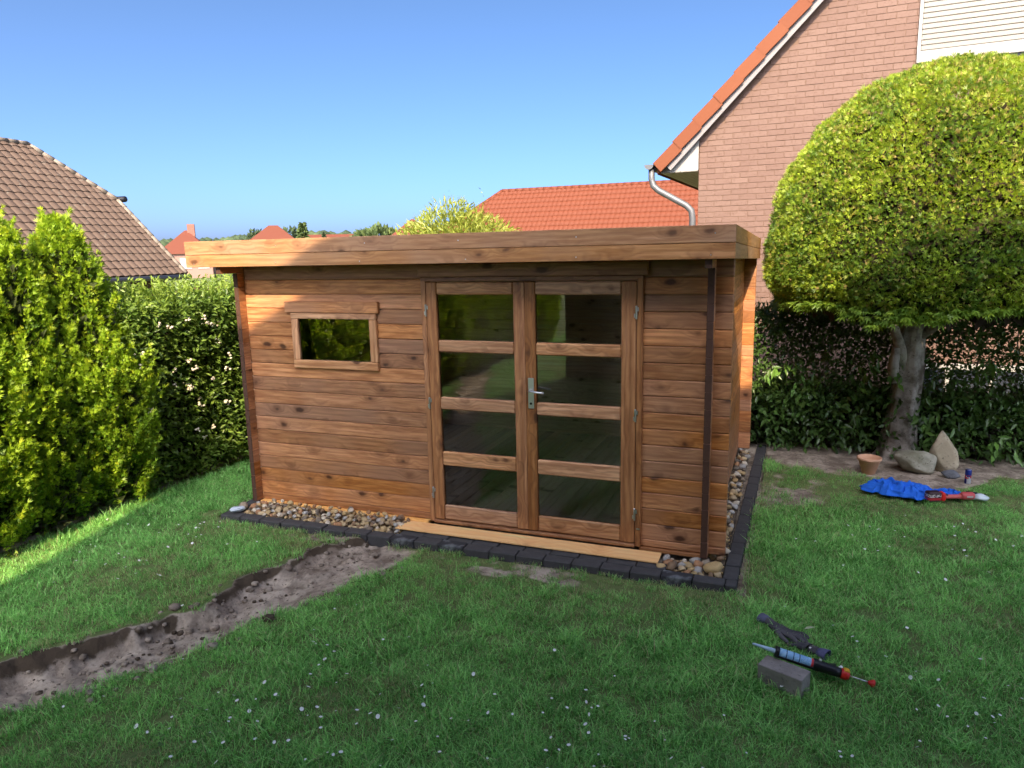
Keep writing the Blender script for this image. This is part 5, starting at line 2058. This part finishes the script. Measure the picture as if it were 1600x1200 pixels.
b = MB()
b.box(-0.065, 0.045, -0.04, 0.04, 0.0, 0.085, 0.012)
b.build('battery', lab_red(), tl, rot=(0, 0, 0))
b = MB()
b.box(0.048, 0.082, -0.036, 0.036, 0.004, 0.078, 0.010)
b.build('battery_mount', M_RED, tl)
b = MB()
b.tube([(0.08, 0.0, 0.038), (0.13, 0.005, 0.034), (0.20, 0.01, 0.032), (0.235, 0.012, 0.032)], [0.024, 0.019, 0.018, 0.022], 12)
b.build('grip', plain('pale_red_rubber', (0.50, 0.10, 0.09), 0.5), tl, smooth=True)
b = MB()
b.tube([(0.225, 0.012, 0.034), (0.245, 0.012, 0.036), (0.32, 0.012, 0.036), (0.335, 0.012, 0.036)], [0.026, 0.034, 0.033, 0.024], 14)
b.build('motor_housing', plain('faded_red_plastic', (0.46, 0.07, 0.07), 0.4), tl, smooth=True)
b = MB()
b.box(0.085, 0.11, -0.016, 0.016, 0.045, 0.06, 0.004)
b.build('black_collar', M_BLACK, tl)
b = MB()
b.box(0.26, 0.31, -0.024, -0.021, 0.03, 0.045)
b.build('white_sticker', M_WHITE, tl)
# crumpled clear wrapper at its tip
boulder('plastic_wrapper', (1.90, 1.865, G + 0.02), (0.13, 0.09, 0.07), 22, M_CLEARP, R(15), 'crumpled clear plastic wrapper at the tip of the red tool', 8)['category'] = 'wrapper'
pc_ = empty('screwdriver', (1.82, 2.0, G + 0.05), R(-10))
tag(pc_, 'slim black screwdriver lying on the grass behind the red tool', 'screwdriver')
b = MB()
b.lathe([(0.006, 0.0), (0.011, 0.006), (0.012, 0.075), (0.007, 0.085)], 12, mat=RX)
b.build('handle', M_BLACK, pc_, smooth=True)
b = MB()
b.lathe([(0.0032, 0.084), (0.0032, 0.165), (0.002, 0.17)], 8, mat=RX)
b.build('shaft', M_BLACK, pc_, smooth=True)
# pale plastic scrap at the kerb's left corner
boulder('plastic_scrap', (-3.99, -0.30, -0.02), (0.13, 0.09, 0.05), 33, plain('pale_plastic', (0.5, 0.56, 0.62), 0.35), R(25), 'pale bluish scrap of plastic lying at the left end of the gravel', 8)['category'] = 'scrap'

# clods along the trench
fv, ff = [], []
g_ = np.random.default_rng(29)
cnt = 0
while cnt < 520:
    s = g_.uniform(0.1, 5.5)
    w = g_.random() ** 0.6 if cnt % 4 else g_.choice([-0.12, 1.12]) + g_.normal() * 0.06
    qa, qb = np.interp(s, ls, lq), np.interp(s, us, uq)
    p2 = TS + TA * s + TQ * (qa + (qb - qa) * w)
    sz = g_.uniform(0.006, 0.02) * (2.0 if g_.random() < 0.12 else 1)
    v = iv1 * (0.7 + 0.6 * fbm(iv1 * 1.7 + cnt, 2, 2))[:, None] * sz * np.array([1.1, 1, 0.7])
    fv.append(v + np.array([p2[0], p2[1], ground_z(*p2) + sz * 0.3]))
    ff.append(if1 + cnt * len(iv1))
    cnt += 1
cl = npmesh('soil_clods', np.concatenate(fv), np.concatenate(ff), M_GROUND, None, False, {'dirt': np.ones(cnt * len(iv1)), 'wet': np.repeat(g_.random(cnt) * 0.6, len(iv1))})
tag(link('soil_clods', cl), 'loose clods of soil along the trench', kind='stuff')

# ------------------------------------------------------------------ grass: one object, tufts set out by geometry nodes
def tuft(seed, n, hmin, hmax, spread, w, dry):
    g_ = np.random.default_rng(seed)
    V, F, MI, TN = [], [], [], []
    for q in range(n):
        a, r_ = g_.uniform(0, 2 * PI), spread * math.sqrt(g_.random())
        x, y = r_ * math.cos(a), r_ * math.sin(a)
        h_ = g_.uniform(hmin, hmax)
        la = g_.uniform(0, 2 * PI)
        le = g_.uniform(0.45, 1.7) * h_
        dx, dy = math.cos(la), math.sin(la)
        sx, sy = -dy * w / 2, dx * w / 2
        b0 = len(V)
        V += [(x - sx, y - sy, -0.006), (x + sx, y + sy, -0.006),
              (x + dx * le * .35 - sx * .8, y + dy * le * .35 - sy * .8, h_ * .6), (x + dx * le * .35 + sx * .8, y + dy * le * .35 + sy * .8, h_ * .6),
              (x + dx * le, y + dy * le, h_ * .95)]
        F += [(b0, b0 + 1, b0 + 3, b0 + 2), (b0 + 2, b0 + 3, b0 + 4)]
        m_ = 1 if g_.random() < dry else 0
        MI += [m_, m_]
        TN += [g_.random() ** 1.5] * 5
    return V, F, MI, TN


V, F, MI, TNS, GID = [], [], [], [], []
specs = [(1, 50, .014, .032, .06, .0032, .04), (2, 50, .016, .038, .06, .0034, .07), (3, 46, .012, .028, .06, .0036, .03), (4, 24, .025, .065, .05, .004, .1),
         (5, 44, .014, .036, .06, .0032, .45), (6, 36, .015, .04, .06, .003, .75)]
for gi, sp_ in enumerate(specs):
    v, f, m_, tn_ = tuft(*sp_)
    TNS += tn_
    b0 = len(V)
    V += v
    F += [tuple(i + b0 for i in ff_) for ff_ in f]
    MI += m_
    GID += [gi] * len(v)
nsrc = len(V)
pts, scl = [], []
for (x0, x1, y0, y1, dn) in ((-5.1, 4.2, -3.5, 3.2, 520), (-1.6, 1.6, -3.6, -1.8, 260), (-5.1, -1.2, -9.0, -3.5, 200), (-5.2, -2.6, -15.0, -9.0, 110), (4.2, 7.5, -2, 3.2, 120)):
    n = int((x1 - x0) * (y1 - y0) * dn)
    x, y = rng.uniform(x0, x1, n), rng.uniform(y0, y1, n)
    h_, di_, we_, de_, dr_ = terrain(x, y)
    keep = rng.random(n) < de_ * (1 - 0.35 * dr_)
    x, y, h_, dr_ = x[keep], y[keep], h_[keep], dr_[keep]
    pts.append(np.stack([x, y, G + h_, dr_], -1))
pts = np.concatenate(pts)
n = len(pts)
r_ = rng.random(n)
gn_ = fbm(np.stack([pts[:, 0] * 1.6, pts[:, 1] * 1.6, np.zeros(n)], -1), 70, 2)
vi = np.where(r_ < 0.84, rng.integers(0, 3, n), 3)
dsel = rng.random(n) < pts[:, 3] * 0.85
vi = np.where(dsel, rng.integers(4, 6, n), vi)
sc_ = rng.uniform(0.75, 1.2, n) * (0.75 + 0.6 * gn_) * (1 - 0.3 * pts[:, 3])
rot = np.stack([rng.normal(size=n) * 0.12, rng.normal(size=n) * 0.12, rng.uniform(0, 2 * PI, n)], -1)
me = bpy.data.meshes.new('grass')
me.from_pydata(V + [tuple(p) for p in pts[:, :3]], [], F)
me.materials.append(M_GRASS)
me.materials.append(M_DRY)
me.polygons.foreach_set('material_index', MI)
A = me.attributes.new('src', 'BOOLEAN', 'POINT')
A.data.foreach_set('value', np.concatenate([np.ones(nsrc, bool), np.zeros(n, bool)]))
A = me.attributes.new('tone', 'FLOAT', 'POINT')
A.data.foreach_set('value', np.concatenate([np.array(TNS), np.zeros(n)]).astype(np.float32))
A = me.attributes.new('gid', 'INT', 'POINT')
A.data.foreach_set('value', np.concatenate([np.array(GID), vi]).astype(np.int32))
A = me.attributes.new('scl', 'FLOAT', 'POINT')
A.data.foreach_set('value', np.concatenate([np.ones(nsrc), sc_]).astype(np.float32))
A = me.attributes.new('rotv', 'FLOAT_VECTOR', 'POINT')
A.data.foreach_set('vector', np.concatenate([np.zeros((nsrc, 3)), rot]).astype(np.float32).ravel())
grass = tag(link('grass', me), 'short green lawn grass with dry patches', 'grass', kind='stuff')
ng = bpy.data.node_groups.new('tufts', 'GeometryNodeTree')
ng.interface.new_socket('Geometry', in_out='INPUT', socket_type='NodeSocketGeometry')
ng.interface.new_socket('Geometry', in_out='OUTPUT', socket_type='NodeSocketGeometry')
gi_, go_ = ng.nodes.new('NodeGroupInput'), ng.nodes.new('NodeGroupOutput')


def nattr(name, typ):
    a = ng.nodes.new('GeometryNodeInputNamedAttribute')
    a.data_type = typ
    a.inputs[0].default_value = name
    return a.outputs[0]


sep = ng.nodes.new('GeometryNodeSeparateGeometry')
sep.domain = 'POINT'
ng.links.new(gi_.outputs[0], sep.inputs[0])
ng.links.new(nattr('src', 'BOOLEAN'), sep.inputs[1])
spl = ng.nodes.new('GeometryNodeSplitToInstances')
spl.domain = 'POINT'
ng.links.new(sep.outputs[0], spl.inputs[0])
ng.links.new(nattr('gid', 'INT'), spl.inputs['Group ID'])
iop = ng.nodes.new('GeometryNodeInstanceOnPoints')
ng.links.new(sep.outputs[1], iop.inputs['Points'])
ng.links.new(spl.outputs[0], iop.inputs['Instance'])
iop.inputs['Pick Instance'].default_value = True
ng.links.new(nattr('gid', 'INT'), iop.inputs['Instance Index'])
ng.links.new(nattr('rotv', 'FLOAT_VECTOR'), iop.inputs['Rotation'])
ng.links.new(nattr('scl', 'FLOAT'), iop.inputs['Scale'])
ng.links.new(iop.outputs[0], go_.inputs[0])
md = grass.modifiers.new('tufts', 'NODES')
md.node_group = ng

# daisies and clover
fv, ff, fm = [], [], []
b0 = 0
g_ = np.random.default_rng(88)
cl_c = [(-2.3, -2.6), (-1.6, -2.7), (-2.0, -1.9), (-1.2, -2.4), (-0.4, -2.3), (0.3, -2.2), (-3.9, -1.2), (-4.2, -0.8), (1.2, -1.2), (0.9, 0.6), (1.8, 1.0), (-1.0, -2.9), (-0.1, -2.7)]
for q in range(330):
    c = cl_c[g_.integers(0, len(cl_c))]
    x, y = c[0] + g_.normal() * 0.38, c[1] + g_.normal() * 0.28
    if terrain(np.array([x]), np.array([y]))[3][0] < 0.6:
        continue
    z = ground_z(x, y) + g_.uniform(0.025, 0.05)
    r_ = g_.uniform(0.005, 0.0105)
    tx, ty = g_.normal() * 0.3, g_.normal() * 0.3
    ring = [(x + r_ * math.cos(a), y + r_ * math.sin(a), z + 0.003 + r_ * (tx * math.cos(a) + ty * math.sin(a))) for a in np.linspace(0, 2 * PI, 9)[:-1]]
    fv += ring + [(x, y, z), (x + 0.001, y, z - 0.05)]
    for i in range(8):
        ff.append((b0 + i, b0 + (i + 1) % 8, b0 + 8))
        fm.append(0)
    b0 += 10
tag(link('daisies', npmesh('daisies', np.array(fv), np.array(ff), M_DAISY)), 'small white daisies scattered in the lawn', 'flowers', kind='stuff')
n = 5200
x, y = rng.uniform(-4.8, 3.5, n), rng.uniform(-3.3, 2.4, n)
tt = terrain(x, y)
cn_ = fbm(np.stack([x * 1.7, y * 1.7, np.zeros(n)], -1), 55, 2)
kp = (tt[3] > 0.7) & (cn_ > 0.47)
x, y, h_ = x[kp], y[kp], tt[0][kp]
n = len(x)
P = np.stack([x, y, G + h_ + rng.uniform(0.02, 0.038, n)], -1)
parts = []
a0_ = rng.uniform(0, 2 * PI, n)
tn = rng.random(n)
for q in range(3):
    a = a0_ + q * 2 * PI / 3
    d = np.stack([np.cos(a), np.sin(a), np.full(n, 0.12)], -1)
    parts.append(leaves(P, d, np.tile([0, 0, 1.0], (n, 1)) + rng.normal(size=(n, 3)) * 0.2, rng.uniform(0.010, 0.018, n), rng.uniform(0.010, 0.016, n), tn, 0.1))
V, F, T = cat(parts)
tag(link('clover', npmesh('clover', V, F, M_CLOVER, T)), 'clover leaves mixed into the lawn', 'clover', kind='stuff')
